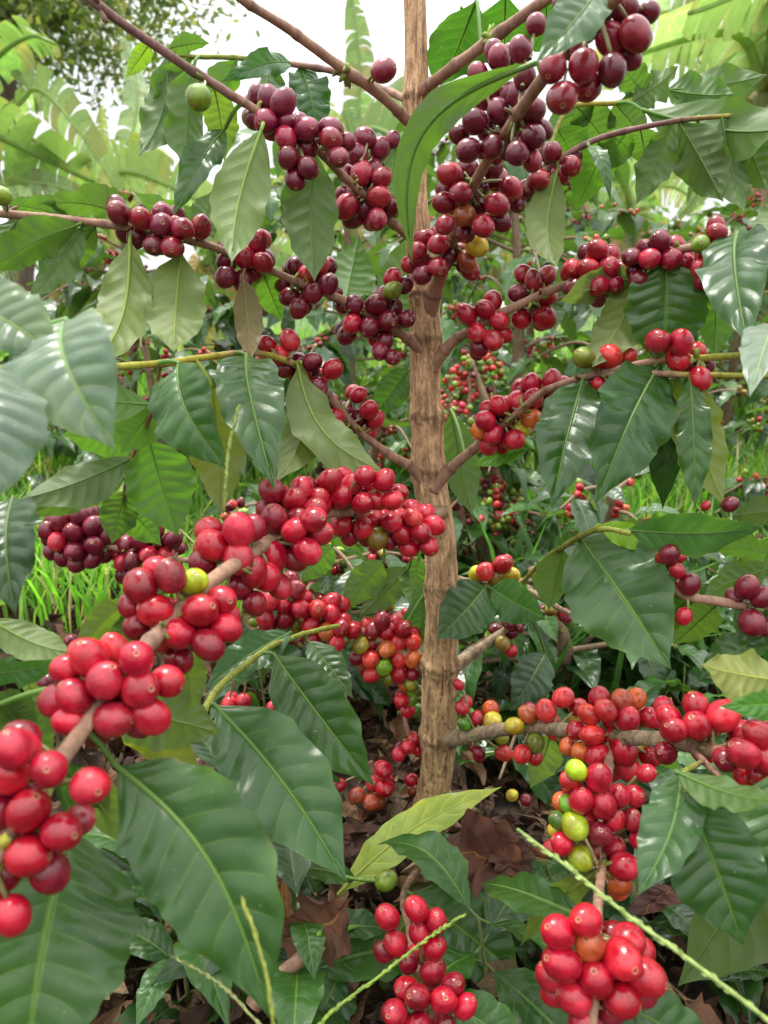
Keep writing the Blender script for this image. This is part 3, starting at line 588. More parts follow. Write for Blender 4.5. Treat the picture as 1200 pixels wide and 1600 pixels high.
cl('b6',400,800,.765,'590,510,40,D 655,515,40,R,1 690,548,40,D 545,557,40,D 615,560,40,R 490,625,36,Z 540,620,40,D 613,643,38,O 670,612,38,L 738,610,36,L 538,690,41,L 670,692,40,L 737,690,42,O 600,728,37,K 545,760,40,L,1 670,760,40,R,1 620,780,30,K,2 475,680,34,D,2 505,700,34,O,2 735,760,30,D,1 735,570,34,R,2 525,530,36,L,2 515,735,30,D,2 600,660,40,D,2')
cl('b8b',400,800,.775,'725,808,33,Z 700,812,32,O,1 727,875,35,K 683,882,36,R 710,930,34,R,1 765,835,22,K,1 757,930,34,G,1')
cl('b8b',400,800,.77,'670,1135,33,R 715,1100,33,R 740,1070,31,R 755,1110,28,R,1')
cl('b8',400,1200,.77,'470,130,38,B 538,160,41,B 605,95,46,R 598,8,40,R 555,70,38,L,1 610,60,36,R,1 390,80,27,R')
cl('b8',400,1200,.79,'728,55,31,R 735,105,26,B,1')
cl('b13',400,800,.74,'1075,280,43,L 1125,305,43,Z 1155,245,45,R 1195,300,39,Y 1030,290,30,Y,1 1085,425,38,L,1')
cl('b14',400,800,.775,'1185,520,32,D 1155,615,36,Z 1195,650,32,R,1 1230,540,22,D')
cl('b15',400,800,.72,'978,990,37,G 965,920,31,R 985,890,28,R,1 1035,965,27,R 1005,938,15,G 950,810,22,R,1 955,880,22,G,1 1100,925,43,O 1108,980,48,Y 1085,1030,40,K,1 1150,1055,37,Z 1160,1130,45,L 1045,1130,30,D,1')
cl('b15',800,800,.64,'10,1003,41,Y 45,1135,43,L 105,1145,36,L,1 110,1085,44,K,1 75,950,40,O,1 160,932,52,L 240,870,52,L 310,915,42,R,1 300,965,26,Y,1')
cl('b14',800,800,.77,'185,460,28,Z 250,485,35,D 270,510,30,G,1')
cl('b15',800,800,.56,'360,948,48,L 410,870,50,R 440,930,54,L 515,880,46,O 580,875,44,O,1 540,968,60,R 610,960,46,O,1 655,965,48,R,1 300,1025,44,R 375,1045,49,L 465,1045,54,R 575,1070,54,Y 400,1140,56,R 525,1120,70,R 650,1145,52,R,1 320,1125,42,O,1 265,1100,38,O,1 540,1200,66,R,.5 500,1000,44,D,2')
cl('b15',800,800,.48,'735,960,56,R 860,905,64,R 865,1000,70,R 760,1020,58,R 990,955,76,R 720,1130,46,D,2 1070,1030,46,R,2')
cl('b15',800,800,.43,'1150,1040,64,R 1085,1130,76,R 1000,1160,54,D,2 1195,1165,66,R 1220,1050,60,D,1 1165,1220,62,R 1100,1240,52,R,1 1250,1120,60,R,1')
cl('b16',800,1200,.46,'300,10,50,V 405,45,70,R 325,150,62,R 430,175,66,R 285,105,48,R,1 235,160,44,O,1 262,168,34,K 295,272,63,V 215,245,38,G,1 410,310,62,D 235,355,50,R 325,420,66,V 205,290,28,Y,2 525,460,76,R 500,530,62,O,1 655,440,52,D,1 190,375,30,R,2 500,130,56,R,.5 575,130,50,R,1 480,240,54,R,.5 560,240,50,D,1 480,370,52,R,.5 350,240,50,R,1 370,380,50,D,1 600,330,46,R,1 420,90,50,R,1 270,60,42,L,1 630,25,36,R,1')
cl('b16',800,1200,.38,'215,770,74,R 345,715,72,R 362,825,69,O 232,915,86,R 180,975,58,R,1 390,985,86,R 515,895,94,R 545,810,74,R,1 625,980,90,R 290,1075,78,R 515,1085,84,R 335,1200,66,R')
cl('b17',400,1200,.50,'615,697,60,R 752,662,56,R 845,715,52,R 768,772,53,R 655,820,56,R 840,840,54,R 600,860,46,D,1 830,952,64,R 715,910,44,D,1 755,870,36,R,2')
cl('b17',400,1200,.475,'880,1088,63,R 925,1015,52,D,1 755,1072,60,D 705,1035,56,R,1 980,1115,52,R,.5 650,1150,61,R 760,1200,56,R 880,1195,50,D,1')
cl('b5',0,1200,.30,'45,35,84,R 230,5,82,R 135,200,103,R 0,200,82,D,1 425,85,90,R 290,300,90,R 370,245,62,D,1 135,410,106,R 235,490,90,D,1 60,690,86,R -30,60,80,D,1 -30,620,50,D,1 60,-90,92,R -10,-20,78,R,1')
cl('t5',400,1200,.62,'610,528,48,K 150,880,42,G 370,850,48,G,1')
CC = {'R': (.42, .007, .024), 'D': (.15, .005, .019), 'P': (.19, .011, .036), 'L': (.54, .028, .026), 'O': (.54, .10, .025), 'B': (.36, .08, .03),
      'Y': (.52, .38, .02), 'Z': (.25, .19, .02), 'K': (.17, .26, .02), 'V': (.36, .44, .02), 'G': (.08, .17, .02)}

# ------------------------------------------------------------------ coffee tree
base_pt = P(672, 1305, D_trunk(1305)); base_pt[2] = 0
tree = empty('coffee_tree', base_pt, 'tall ripe coffee tree with straight brown trunk and clusters of red cherries, in the middle', 'coffee tree')

TRK = [(648,-150,32),(648,-60,34),(648,0,36),(650,80,37),(650,150,40),(650,220,35),(650,300,36),(655,380,42),(664,440,47),(664,480,48),(665,540,49),(665,600,50),(667,660,52),(670,740,55),(680,800,54),(688,860,52),(690,920,51),(690,980,52),(688,1040,56),(686,1100,56),(685,1160,57),(682,1210,52),(675,1250,56),(668,1290,68),(662,1325,92)]
def build_trunk():
    pts = np.array([np.append(P(x, y, D_trunk(y)), w * .95 / 2 / F * D_trunk(y)) for x, y, w in TRK])
    n = 460; c = catmull(pts, n); path = c[:, :3]; rad = c[:, 3]
    seg = 72; T, N, B = frames(path)
    a = np.linspace(0, 2 * np.pi, seg, endpoint=False)
    V = np.zeros((n, seg, 3)); tt = np.zeros((n, seg, 3))
    node_z = [P(0, y, D_trunk(y))[2] for y in (155, 460, 530, 650, 735, 915, 1040, 1150)]
    for i in range(n):
        z = path[i][2]
        knot = max(math.exp(-((z - nz) / .008) ** 2) for nz in node_z)
        ring = max(math.exp(-((z - nz) / .0025) ** 2) for nz in node_z)
        for j in range(seg):
            dx, dy = math.cos(a[j]), math.sin(a[j])
            q = Vector((dx * 3.2, dy * 3.2, z * 14))
            f1 = mnoise.fractal(Vector((dx * 5, dy * 5, z * 26)), 1.0, 2.1, 5)
            f2 = mnoise.fractal(Vector((dx * 14, dy * 14, z * 45 + 9)), 1.0, 2.0, 4)
            f3 = mnoise.noise(Vector((dx * 1.3, dy * 1.3, z * 9))); f4 = abs(mnoise.fractal(Vector((dx * 7 + z * 6, dy * 7, z * 75)), 1.0, 2.0, 4))
            kn = mnoise.fractal(Vector((dx * 4, dy * 4, z * 260)), 1.0, 2.0, 3)
            old = min(1, max(0, (.42 - z) / .35))
            r = rad[i] * (1 + .05 * f3 + (.055 + .05 * old) * f1 + (.04 + .04 * old) * f2 - .10 * max(0, .16 - f4) * 4 * (.4 + old) + knot * .5 * .1 + knot * (.10 + .16 * kn) - ring * .06 * abs(kn))
            V[i, j] = path[i] + r * (dx * N[i] + dy * B[i])
            g = 1 + .45 * f1 + .4 * f2 - .35 * ring - .7 * max(0, .14 - f4) * 4 - .25 * knot * (kn + .5)
            base = np.array((.60, .385, .225)) * (1 - old) + np.array((.52, .345, .175)) * old
            tt[i, j] = base * min(1.5, max(.35, g))
    uv = np.stack(np.broadcast_arrays((np.arange(seg) / seg)[None, :], np.linspace(0, 1, n)[:, None]), -1).reshape(-1, 2)
    mb = MB(); mb.add(V.reshape(-1, 3), grid_faces(n, seg, True)[:, ::-1], uv, tt.reshape(-1, 3))
    return mb.build('trunk', M_BARK, tree, base_pt)
build_trunk()

BP = {}; BO = {}
def build_branch(name, data, parent, pname='branch'):
    pts = np.array([np.concatenate([P(x, y, d), [w / 2 / F * d], c]) for x, y, d, w, c in data])
    L = np.sum(np.linalg.norm(np.diff(pts[:, :3], axis=0), axis=1))
    n = max(24, int(L / .0022)); c = catmull(pts, n); path = c[:, :3]; rad = c[:, 3].copy(); tint = np.clip(c[:, 4:7], .01, 1)
    s = np.linspace(0, L, n)
    sp = .034 + .01 * random.random()
    nd = np.exp(-(((s + sp * .4) % sp - sp / 2) / .0022) ** 2)
    rad *= 1 + .20 * nd
    for i in range(n):
        path[i] += np.array(mnoise.noise_vector(Vector(path[i] * 22))) * .0011
    tint = tint * (1 - .35 * nd)[:, None] * (1 + .25 * np.array([mnoise.noise(Vector(p * 40)) for p in path]))[:, None]
    mb = MB(); tube(mb, path, rad, tint, seg=16, lump=.14, lfreq=150 if data[0][3] > 18 else 300, seed=hash(name) % 7 if False else len(name))
    o = mb.build(pname, M_TWIG if data[0][4] is not OLD else M_BARK, parent, path[0])
    BP[name] = path; BO[name] = o
    return o
for k_, d_ in BR.items(): build_branch(k_, d_, tree)

def near(bname, p):
    pa = BP[bname]; i = int(np.argmin(np.linalg.norm(pa - p, axis=1))); return pa[i]

def add_leaf(parent, bname, spec, mat=M_LEAF, name='leaf', top=False):
    bn, bx, by, bd, tx, ty, td, hw, side, roll, tone, op = spec
    base = P(bx, by, bd); tip = P(tx, ty, td)
    md = (bd + td) / 2; ax = nrmz(tip - base); view = nrmz((base + tip) / 2 - CAM)
    wd = nrmz(np.cross(view, ax)); nr = np.cross(ax, wd)
    if np.dot(nr, view) > 0: nr = -nr           # towards the lens
    if side == 'U': nr = -nr
    a = math.radians(roll); wd, nr = wd * math.cos(a) + nr * math.sin(a), nr * math.cos(a) - wd * math.sin(a)
    o = dict(op); sc = abs(math.cos(a))
    o.setdefault('ph', random.uniform(0, 6)); o.setdefault('wave', random.uniform(.07, .13)); o.setdefault('bend', random.uniform(.04, .1)); o.setdefault('kw', random.uniform(1.9, 3.2))
    o.setdefault('tipdrop', random.uniform(-.02, .06)); o.setdefault('blunt', .25); o.setdefault('quilt', .04); o.setdefault('twist', random.uniform(-.4, .4)); o['quilt'] = min(o['quilt'], .055); o['wave'] = o['wave'] * 1.15
    if side == 'U': o['bend'] = o['bend']
    big = hw > 50
    sgn = 1
    if 'side' in o:  # side is given in the picture: positive = to the right of the base-to-tip direction as seen
        pic = np.cross(ax, -view); sgn = 1 if np.dot(pic, wd) > 0 else -1
        o['side'] = o['side'] * sgn * -1
        o['side'] = -o['side']
    hwm = hw / F * md / max(.6, sc ** .5)
    V, fc, uv, clp = leaf_arrays(base, tip, hwm, wd, nr, nl=80 if big else 54, nw=25 if big else 17, **o)
    if name == 'fallen_leaf':
        for _i in range(len(V)):
            q_ = Vector(V[_i] * 38); V[_i] += np.array(mnoise.noise_vector(q_)) * .010 + np.array(mnoise.noise_vector(q_ * 2.7)) * .004
    t = np.array(TONE[tone]) * random.uniform(.85, 1.15) * np.array([random.uniform(.9, 1.12), 1, random.uniform(.85, 1.15)])
    mb = MB(); mb.add(V, fc, uv, t)
    # petiole and raised midrib beneath the blade
    pc = np.clip(t * 2.0 + np.array((.06, .07, .01)), 0, .5)
    if tone not in ('brown',):
        k = max(2, int(len(clp) * .93))
        cc = clp[:k:2] - nr * (hwm * .012)
        tube(mb, cc, np.linspace(.0011, .0003, len(cc)) * max(.5, L_of(clp) / .1), pc, seg=6)
    if bname in BP:
        q = near(bname, base); dist = np.linalg.norm(q - base)
        if .002 < dist < .075:
            midp = (q + base) / 2 + np.array([0, 0, .08 * dist]) + ax * .0
            tube(mb, catmull([q, midp, base, clp[2]], 12), np.linspace(.0017, .0011, 12), pc, seg=8)
    ob = mb.build(name, mat, parent, base)
    return ob
def L_of(c): return float(np.sum(np.linalg.norm(np.diff(c, axis=0), axis=1)))
LABEL_TONE = {'yellow': 'yellow green leaf', 'rust': 'rusty brown withered leaf', 'lime': 'bright lime young leaf', 'mustard': 'yellowing olive leaf', 'pale': 'pale underside leaf'}
for sp in LV:
    lf = add_leaf(BO[sp[0]], sp[0], sp)
    if sp[10] in LABEL_TONE: lf['label'] = LABEL_TONE[sp[10]]

def cherry_arrays(cen, axis, r, el=1.1, seg=22, ring=16, stalk=True, seed=0):
    axis = nrmz(axis); ref = np.array([0, 0, 1.0]) if abs(axis[2]) < .9 else np.array([1.0, 0, 0])
    x = nrmz(np.cross(ref, axis)); y = np.cross(axis, x)
    v = np.concatenate([np.linspace(.0, .9, ring), [.925, .945, .955, .962, .972, .98, 1.0]])
    th = v * np.pi
    rr = np.sin(th); zz = -np.cos(th)
    rr = rr * (1 + .02 * np.sin(2 * th)); 
    # navel: slight rim then pit
    rim = np.exp(-((v - .948) / .012) ** 2) * .018; pit = np.clip((v - .955) / .045, 0, 1) * .045
    pit0 = np.clip((.06 - v) / .06, 0, 1) * .08
    zz = zz * el + rim - pit + pit0
    a = np.linspace(0, 2 * np.pi, seg, endpoint=False)
    w = random.random() * 6
    asym = 1 + .04 * np.cos(2 * a + w) + .02 * np.cos(3 * a + 2 * w)
    V = cen + r * (rr[:, None, None] * asym[None, :, None] * (np.cos(a)[None, :, None] * x + np.sin(a)[None, :, None] * y * .96) + zz[:, None, None] * axis)
    n = len(v)
    uv = np.stack(np.broadcast_arrays((np.arange(seg) / seg)[None, :] , v[:, None]), -1).reshape(-1, 2)
    return V.reshape(-1, 3), grid_faces(n, seg, True), uv

allch = []
def cam_py(p):
    v = p - CAM; return 800 - (v @ UP) / (v @ FWD) * F
for bname, d, lst in C:
    if bname not in BP: continue
    med = d
    placed = []
    order = sorted(lst, key=lambda q: (q[4], -q[2]))
    mr = float(np.median([q[2] for q in lst]))
    for (x, y, r, c, lay) in order:
        if len(lst) > 4: r = r * .6 + mr * .4
        dd = med - .005 + lay * .0075 + random.uniform(-.001, .001)
        for it in range(14):
            p = P(x, y, dd); R = r / F * dd; ok = True
            for (p2, R2) in placed:
                if np.linalg.norm(p - p2) < (R + R2) * .86: ok = False; break
            if ok: break
            dd += .0016
        p = P(x, y, dd); R = r / F * dd
        placed.append((p, R))
        q = near(bname, p)
        ax = p - q; ax = nrmz(ax) if np.linalg.norm(ax) > 1e-4 else np.array([0, -1.0, 0])
        ax = nrmz(ax + rng.normal(0, .28, 3) + np.array([0, -.12, -.05]))
        allch.append(dict(b=bname, p=p, R=R, r=r, lay=lay, c=c, ax=ax, q=q))
fr = np.random.default_rng(77)
for ch in [c for c in allch if c['lay'] <= 1 and c['b'] not in ('b1', 't5') and c['c'] in 'RDPLOZB']:
    for _ in range(5 if ch['b'] in ('b15', 'b16', 'b5', 'b17') else 3):
        R2 = ch['R'] * fr.uniform(.8, .98); back = nrmz(ch['q'] - CAM)
        off = ch['q'] - ch['p']
        if np.linalg.norm(off) > ch['R'] * 3.2: continue
        p = ch['p'] + back * ch['R'] * fr.uniform(1.1, 2.0) + off * fr.uniform(0, .7) + fr.normal(0, .5, 3) * ch['R']
        if any(np.linalg.norm(p - c2['p']) < (R2 + c2['R']) * .74 for c2 in allch if abs(p[0] - c2['p'][0]) < .03): continue
        q = near(ch['b'], p)
        if np.linalg.norm(p - q) < R2 * .9: continue
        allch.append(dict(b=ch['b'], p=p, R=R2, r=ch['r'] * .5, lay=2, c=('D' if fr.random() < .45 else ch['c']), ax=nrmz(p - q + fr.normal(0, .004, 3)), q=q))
sc_ = sorted(range(len(allch)), key=lambda i: -(allch[i]['r'] * (1 - .3 * allch[i]['lay'])))
indiv = set(sc_[:100])
rest = MB()
CL_LABEL = {'Y': 'yellow half-ripe cherry', 'V': 'lime green unripe cherry', 'K': 'green unripe cherry', 'G': 'dark green unripe cherry', 'O': 'orange turning cherry', 'Z': 'olive turning cherry', 'B': 'brownish orange cherry'}
for i, ch in enumerate(allch):
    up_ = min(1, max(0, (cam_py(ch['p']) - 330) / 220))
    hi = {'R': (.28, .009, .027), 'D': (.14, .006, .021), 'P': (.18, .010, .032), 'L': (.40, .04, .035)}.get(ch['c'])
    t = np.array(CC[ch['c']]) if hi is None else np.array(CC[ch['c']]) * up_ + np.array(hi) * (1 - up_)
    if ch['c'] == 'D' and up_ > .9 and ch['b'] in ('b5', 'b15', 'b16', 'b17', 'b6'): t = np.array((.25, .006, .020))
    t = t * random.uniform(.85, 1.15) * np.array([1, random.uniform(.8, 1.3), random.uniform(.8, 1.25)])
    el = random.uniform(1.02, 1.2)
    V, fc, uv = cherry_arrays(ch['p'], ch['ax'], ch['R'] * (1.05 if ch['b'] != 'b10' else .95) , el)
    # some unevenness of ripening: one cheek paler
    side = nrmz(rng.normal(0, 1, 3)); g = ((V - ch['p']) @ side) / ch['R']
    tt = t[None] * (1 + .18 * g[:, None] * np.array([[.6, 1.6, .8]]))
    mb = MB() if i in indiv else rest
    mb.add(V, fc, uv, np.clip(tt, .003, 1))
    s0 = ch['p'] - ch['ax'] * ch['R'] * el * .96
    dv = ch['q'] - s0; ln = np.linalg.norm(dv)
    e = s0 + dv * min(1, .016 / max(ln, 1e-5))
    sb = MB(); tube(sb, catmull([e, (e + s0) / 2 - ch['ax'] * .0008, s0], 5), [.0016, .0011, .0013, .0012, .001], (.19, .17, .07), seg=6)
    mb.add(sb.v[0], sb.f[0], np.full((len(sb.v[0]), 2), -1.0), sb.t[0])
    if i in indiv:
        ob = mb.build('coffee_cherry', M_CHERRY, BO[ch['b']], ch['p'])
        if ch['c'] in CL_LABEL: ob['label'] = CL_LABEL[ch['c']]
ro = rest.build('cherries', M_CHERRY, tree, base_pt); ro['kind'] = 'stuff'

# dried flower remains and bracts at the nodes: tiny green-brown scales merged with each fruiting branch would be lost; keep them on the tree
br_mb = MB()
for bname, d, lst in C:
    if bname not in BP: continue
    for (x, y, r, c, lay) in lst[::2]:
        q = near(bname, P(x, y, d))
        for _ in range(2):
            dr = nrmz(rng.normal(0, 1, 3)); e = q + dr * random.uniform(.006, .011)
            tube(br_mb, np.array([q, (q + e) / 2 + rng.normal(0, .0008, 3), e]), [.0018, .0014, .0009], random.choice([(.14, .17, .03), (.16, .10, .05), (.22, .24, .05)]), seg=5)
for (bn_, x_, y_, n_, col_) in [('b9',768,72,16,(.22,.36,.05)),('b5',22,1330,10,(.38,.36,.05)),('b5',88,1245,8,(.40,.40,.14)),('b5',275,942,6,(.40,.34,.18)),('b2',150,60,4,(.2,.12,.08)),('b1',540,128,8,(.2,.26,.06)),('b10b',880,240,6,(.25,.34,.06)),('b1b',420,96,8,(.16,.2,.08)),('b12',1090,556,5,(.3,.36,.08))]:
    q = BP[bn_][int(np.argmin([abs(cam_py(p_) - y_) + abs((p_ - CAM) @ RIGHT / ((p_ - CAM) @ FWD) * F + 600 - x_) for p_ in BP[bn_]]))]
    for _ in range(n_):
        dr = nrmz(rng.normal(0, 1, 3)); e = q + dr * random.uniform(.005, .012)
        tube(br_mb, catmull([q, (q + e) / 2 + rng.normal(0, .001, 3), e], 6), [.0012, .0016, .0020, .0022, .0016, .0006], np.array(col_) * random.uniform(.7, 1.2), seg=6)
b_ = br_mb.build('bract', M_TWIG, tree, base_pt); b_['kind'] = 'stuff'

# ------------------------------------------------------------------ ground, litter, grass
def ground_z(x, y):
    return .018 * math.sin(x * 2.1 + 1) * math.cos(y * 1.7) + .012 * math.sin(x * 6 + y * 4)
xs = np.concatenate([-np.geomspace(1.5, 600, 26)[::-1], np.linspace(-1.4, 1.4, 60), np.geomspace(1.5, 600, 26)])
ys = np.concatenate([-np.geomspace(.6, 60, 10)[::-1], np.linspace(-.5, 4, 90), np.geomspace(4.2, 900, 34)])
X, Y = np.meshgrid(xs, ys)
Z = .018 * np.sin(X * 2.1 + 1) * np.cos(Y * 1.7) + .012 * np.sin(X * 6 + Y * 4)
Z = Z * np.exp(-(np.hypot(X, Y) / 30)) 
mb = MB(); mb.add(np.stack([X, Y, Z], -1).reshape(-1, 3), grid_faces(len(ys), len(xs)), np.stack([X, Y], -1).reshape(-1, 2), (.05, .04, .03))
g = mb.build('ground', M_GROUND); g['kind'] = 'structure'

def frame_from(ax, up):
    ax = nrmz(ax); w = nrmz(np.cross(up, ax)); return ax, w, np.cross(ax, w)
# several leaf templates (unit length along x, width along y, up z)
def template(nl, nw, **kw):
    V, fc, uv, _ = leaf_arrays((0, 0, 0), (1, 0, 0), kw.pop('hw', .2), np.array([0, 1.0, 0]), np.array([0, 0, 1.0]), nl=nl, nw=nw, **kw)
    return V, fc, uv
LT = [template(13, 5, bend=b, fold=f, wave=.15, quilt=.04, tipdrop=td, ph=i, hw=.21, blunt=.3) for i, (b, f, td) in enumerate([(.1, .2, .2), (.15, .3, .1), (.05, .1, .3), (.12, .25, .0)])]
DT = [template(12, 7, bend=b, fold=f, wave=.55, kw=1.6, quilt=.03, tipdrop=td, ph=i * 1.7, hw=.24, blunt=.4, twist=tw) for i, (b, f, td, tw) in enumerate([(.2, .5, -.2, .8), (.1, .8, -.1, -1), (.25, .3, .2, .5), (.05, .9, -.3, 1.2)])]
def put_leaf(mb, tmpl, pos, ax, up, L, tint, wscale=1.0):
    V, fc, uv = tmpl; a, w, n = frame_from(np.asarray(ax, float), np.asarray(up, float))
    mb.add(pos + L * (V[:, :1] * a + V[:, 1:2] * wscale * w + V[:, 2:3] * n), fc, uv, tint)

lit = MB()
for i in range(4200):
    x = rng.uniform(-1.5, 1.7); y = rng.uniform(.15, 3.0)
    if y > 1.7 and rng.random() < .6: continue
    a = rng.uniform(0, 2 * np.pi); el = rng.normal(0, .35)
    ax = (math.cos(a), math.sin(a), el); L = rng.uniform(.025, .07) * (1.7 if rng.random() < .12 else 1)
    c = np.array(random.choice([(.10, .055, .035), (.07, .038, .026), (.15, .085, .05), (.20, .14, .085), (.05, .03, .022), (.12, .06, .045)])) * rng.uniform(.4, 1.05)  # brown tints scaled down, deeper ground shadow painted into the litter colour
    put_leaf(lit, DT[i % 4], np.array([x, y, ground_z(x, y) + rng.uniform(.002, .022)]), ax, (rng.normal(0, .5), rng.normal(0, .5), 1), L, c)
for i in range(3600):
    x = rng.uniform(-.6, .8); y = rng.uniform(.35, 1.5)
    a = rng.uniform(0, 2 * np.pi); ax = (math.cos(a), math.sin(a), rng.normal(0, .5)); L = rng.uniform(.02, .055)
    c = np.array(random.choice([(.13, .075, .045), (.08, .042, .03), (.19, .12, .075), (.25, .18, .11), (.06, .035, .028)])) * rng.uniform(.45, 1.1)
    put_leaf(lit, DT[i % 4], np.array([x, y, ground_z(x, y) + rng.uniform(.004, .03)]), ax, (rng.normal(0, .8), rng.normal(0, .8), 1), L, c)
for i in range(1500):   # twigs and stems in the litter
    x = rng.uniform(-1.5, 1.7); y = rng.uniform(.2, 2.6); a = rng.uniform(0, np.pi); L = rng.uniform(.03, .14)
    p = np.array([x, y, ground_z(x, y) + .012]); dv = np.array([math.cos(a), math.sin(a), rng.normal(0, .12)]) * L / 2
    tube(lit, np.array([p - dv, p + rng.normal(0, .004, 3), p + dv]), [.0012, .0016, .0008], np.array((.13, .09, .06)) * rng.uniform(.5, 1.7), seg=4)
o = lit.build('leaf_litter', M_DRY); tag(o, 'brown crumpled litter of dead leaves and twigs covering the soil', 'leaf litter', kind='stuff')

gr = MB()
def blades(n, x0, x1, y0, y1, h0, h1, wid, tones):
    for i in range(n):
        x = rng.uniform(x0, x1); y = rng.uniform(y0, y1)
        if mnoise.noise(Vector((x * 2.2, y * 2.2, 3))) < -.22: continue
        h = rng.uniform(h0, h1) * (1 + .5 * mnoise.noise(Vector((x * 3, y * 3, 0))))
        a = rng.uniform(0, 2 * np.pi); ln = rng.uniform(.1, .8) * h
        b = np.array([x, y, ground_z(x, y) if y < 6 else 0.]); dr = np.array([math.cos(a), math.sin(a), 0]); w = np.array([-dr[1], dr[0], 0]) * wid * rng.uniform(.6, 1.4)
        s = np.array([0, .35, .7, 1.0])
        c = b[None] + np.array([0, 0, h]) * (s - .25 * s ** 3 * (ln / h))[:, None] + dr * (ln * s ** 2)[:, None]
        ww = np.array([.8, 1, .7, .05])
        V = np.stack([c - w * ww[:, None], c + w * ww[:, None]], 1).reshape(-1, 3)
        t = np.array(tones[rng.integers(len(tones))]) * rng.uniform(.75, 1.3)
        gr.add(V, grid_faces(4, 2), np.tile([[.3, .5]], (8, 1)), t)
GT = [(.10, .26, .035), (.15, .32, .05), (.08, .19, .03), (.24, .36, .09), (.38, .34, .17), (.13, .29, .04)]
blades(9000, -1.9, -.25, 1.15, 2.6, .08, .22, .003, GT)
blades(7000, .4, 2.3, 1.3, 2.6, .08, .22, .003, GT)
blades(7000, -4.5, 4.5, 2.4, 6.5, .12, .38, .006, GT)
blades(2500, -9, 9, 6, 14, .15, .45, .014, GT)
blades(500, .15, 1.1, .75, 1.3, .04, .12, .002, GT)
blades(260, .2, .9, .9, 1.3, .12, .25, .006, [(.05, .13, .03), (.07, .17, .04)])
o = gr.build('grass', M_GRASS); tag(o, 'bright green long grass growing between the coffee rows', 'grass', kind='stuff')

# ------------------------------------------------------------------ fallen leaves one can point to
FL = [
 (695,1320,.63,822,1372,.60,60,'brown','large crumpled brown leaf right of the trunk base'),
 (765,1285,.625,820,1392,.60,38,'brown','upright folded brown leaf beside the crumpled one at the trunk base'),
 (550,1400,.55,430,1482,.555,56,'brown','curled dark brown leaf left of the bottom cherry cluster'),
 (440,1365,.60,455,1475,.585,26,'rust','tan brown leaf standing behind the curled dark leaf'),
 (565,1275,.76,530,1350,.74,30,'brown','grey brown dry leaf left of the trunk base'),
 (640,1320,.74,540,1350,.72,26,'brown','dark purple brown leaf under fallen cherries'),
 (350,1240,.66,380,1290,.62,26,'brown','dark brown leaf between the two largest green leaves'),
 (930,1350,.66,800,1330,.68,24,'rust','long tan brown leaf behind the unripe green cherries'),
 (1050,1380,.58,1000,1440,.56,30,'brown','brown curled leaf right of the hanging cherry stem'),
 (1180,840,.85,1150,880,.84,22,'brown','small shrivelled brown leaf hanging at the right edge'),
]
for (bx, by, bd, tx, ty, td, hw, tone, lab) in FL:
    ob = add_leaf(None, 'none', ('none', bx, by, bd, tx, ty, td, hw * .82, 'T', random.uniform(-25, 25), tone, dict(wave=.4, fold=.45, bend=.15, quilt=.08, twist=random.uniform(-.8, .8), kw=2.1)), mat=M_DRY, name='fallen_leaf')
    tag(ob, lab, 'fallen leaf')
for i, (x, y, r, c, lab) in enumerate([(592,1304,10,'D','dark red fallen cherry on a dry leaf left of the trunk base'), (607,1309,11,'D','redder fallen cherry touching its darker neighbour left of the trunk base'), (663+137,1243,10,'Y','yellow fallen cherry behind the yellow leaf tip'), (822,1250,9,'D','maroon fallen cherry right of the yellow leaf tip'), (1032,1490,9,'K','small green cherry in shade right of the lowest cluster')]):
    d = .74; p = P(x, y, d); mb = MB(); V, fc, uv = cherry_arrays(p, rng.normal(0, 1, 3), r / F * d * 1.0, 1.1)
    mb.add(V, fc, uv, CC[c]); tag(mb.build('fallen_cherry', M_CHERRY, None, p), lab, 'cherry')

# ------------------------------------------------------------------ grass seed stalks in front of the lens
def stalk(pts, lab, tone, w, knob=1.0):
    path = catmull([P(*q) for q in pts], 120); mb = MB()
    s = np.linspace(0, 1, 120); r = w * (.55 + .45 * (1 - s)) * (1 + .22 * np.abs(np.sin(s * 70)))
    tube(mb, path, r, tone, seg=8)
    for i in range(8, 116, 2):
        T = nrmz(path[i + 1] - path[i - 1]); sd = nrmz(np.cross(T, rng.normal(0, 1, 3)))
        p0 = path[i]; p1 = p0 + T * .0035 * knob + sd * w * 1.35
        tube(mb, np.array([p0, (p0 + p1) / 2 + sd * w * .5, p1]), [w * .5, w * .6, w * .15], np.array(tone) * rng.uniform(.8, 1.3), seg=6)
    o = mb.build('grass_stalk', M_STALK, None, path[0]); tag(o, lab, 'grass stalk'); return o
stalk([(1290,1680,.30),(1200,1595,.305),(1070,1495,.315),(980,1430,.325),(900,1365,.335),(808,1295,.35)], 'thick pale green grass stalk crossing the lower right diagonally', (.28, .38, .12), .0010)
stalk([(470,1640,.40),(520,1580,.41),(600,1520,.42),(670,1465,.43),(728,1428,.44)], 'thin green seed stalk crossing the bottom centre cherry cluster', (.20, .30, .05), .0008)
stalk([(430,1640,.27),(422,1560,.27),(405,1480,.275),(378,1405,.28)], 'upright yellow seed stalk over the largest green leaf', (.26, .30, .06), .0005)
stalk([(440,1640,.36),(395,1590,.36),(340,1535,.365),(268,1495,.37)], 'pale thin stalk sloping under the tip of the largest leaf', (.28, .31, .12), .0006)
stalk([(350,800,.38),(353,755,.38),(358,700,.385),(374,632,.39)], 'yellow green stalk rising in front of the glossy left leaves', (.20, .26, .06), .0006)

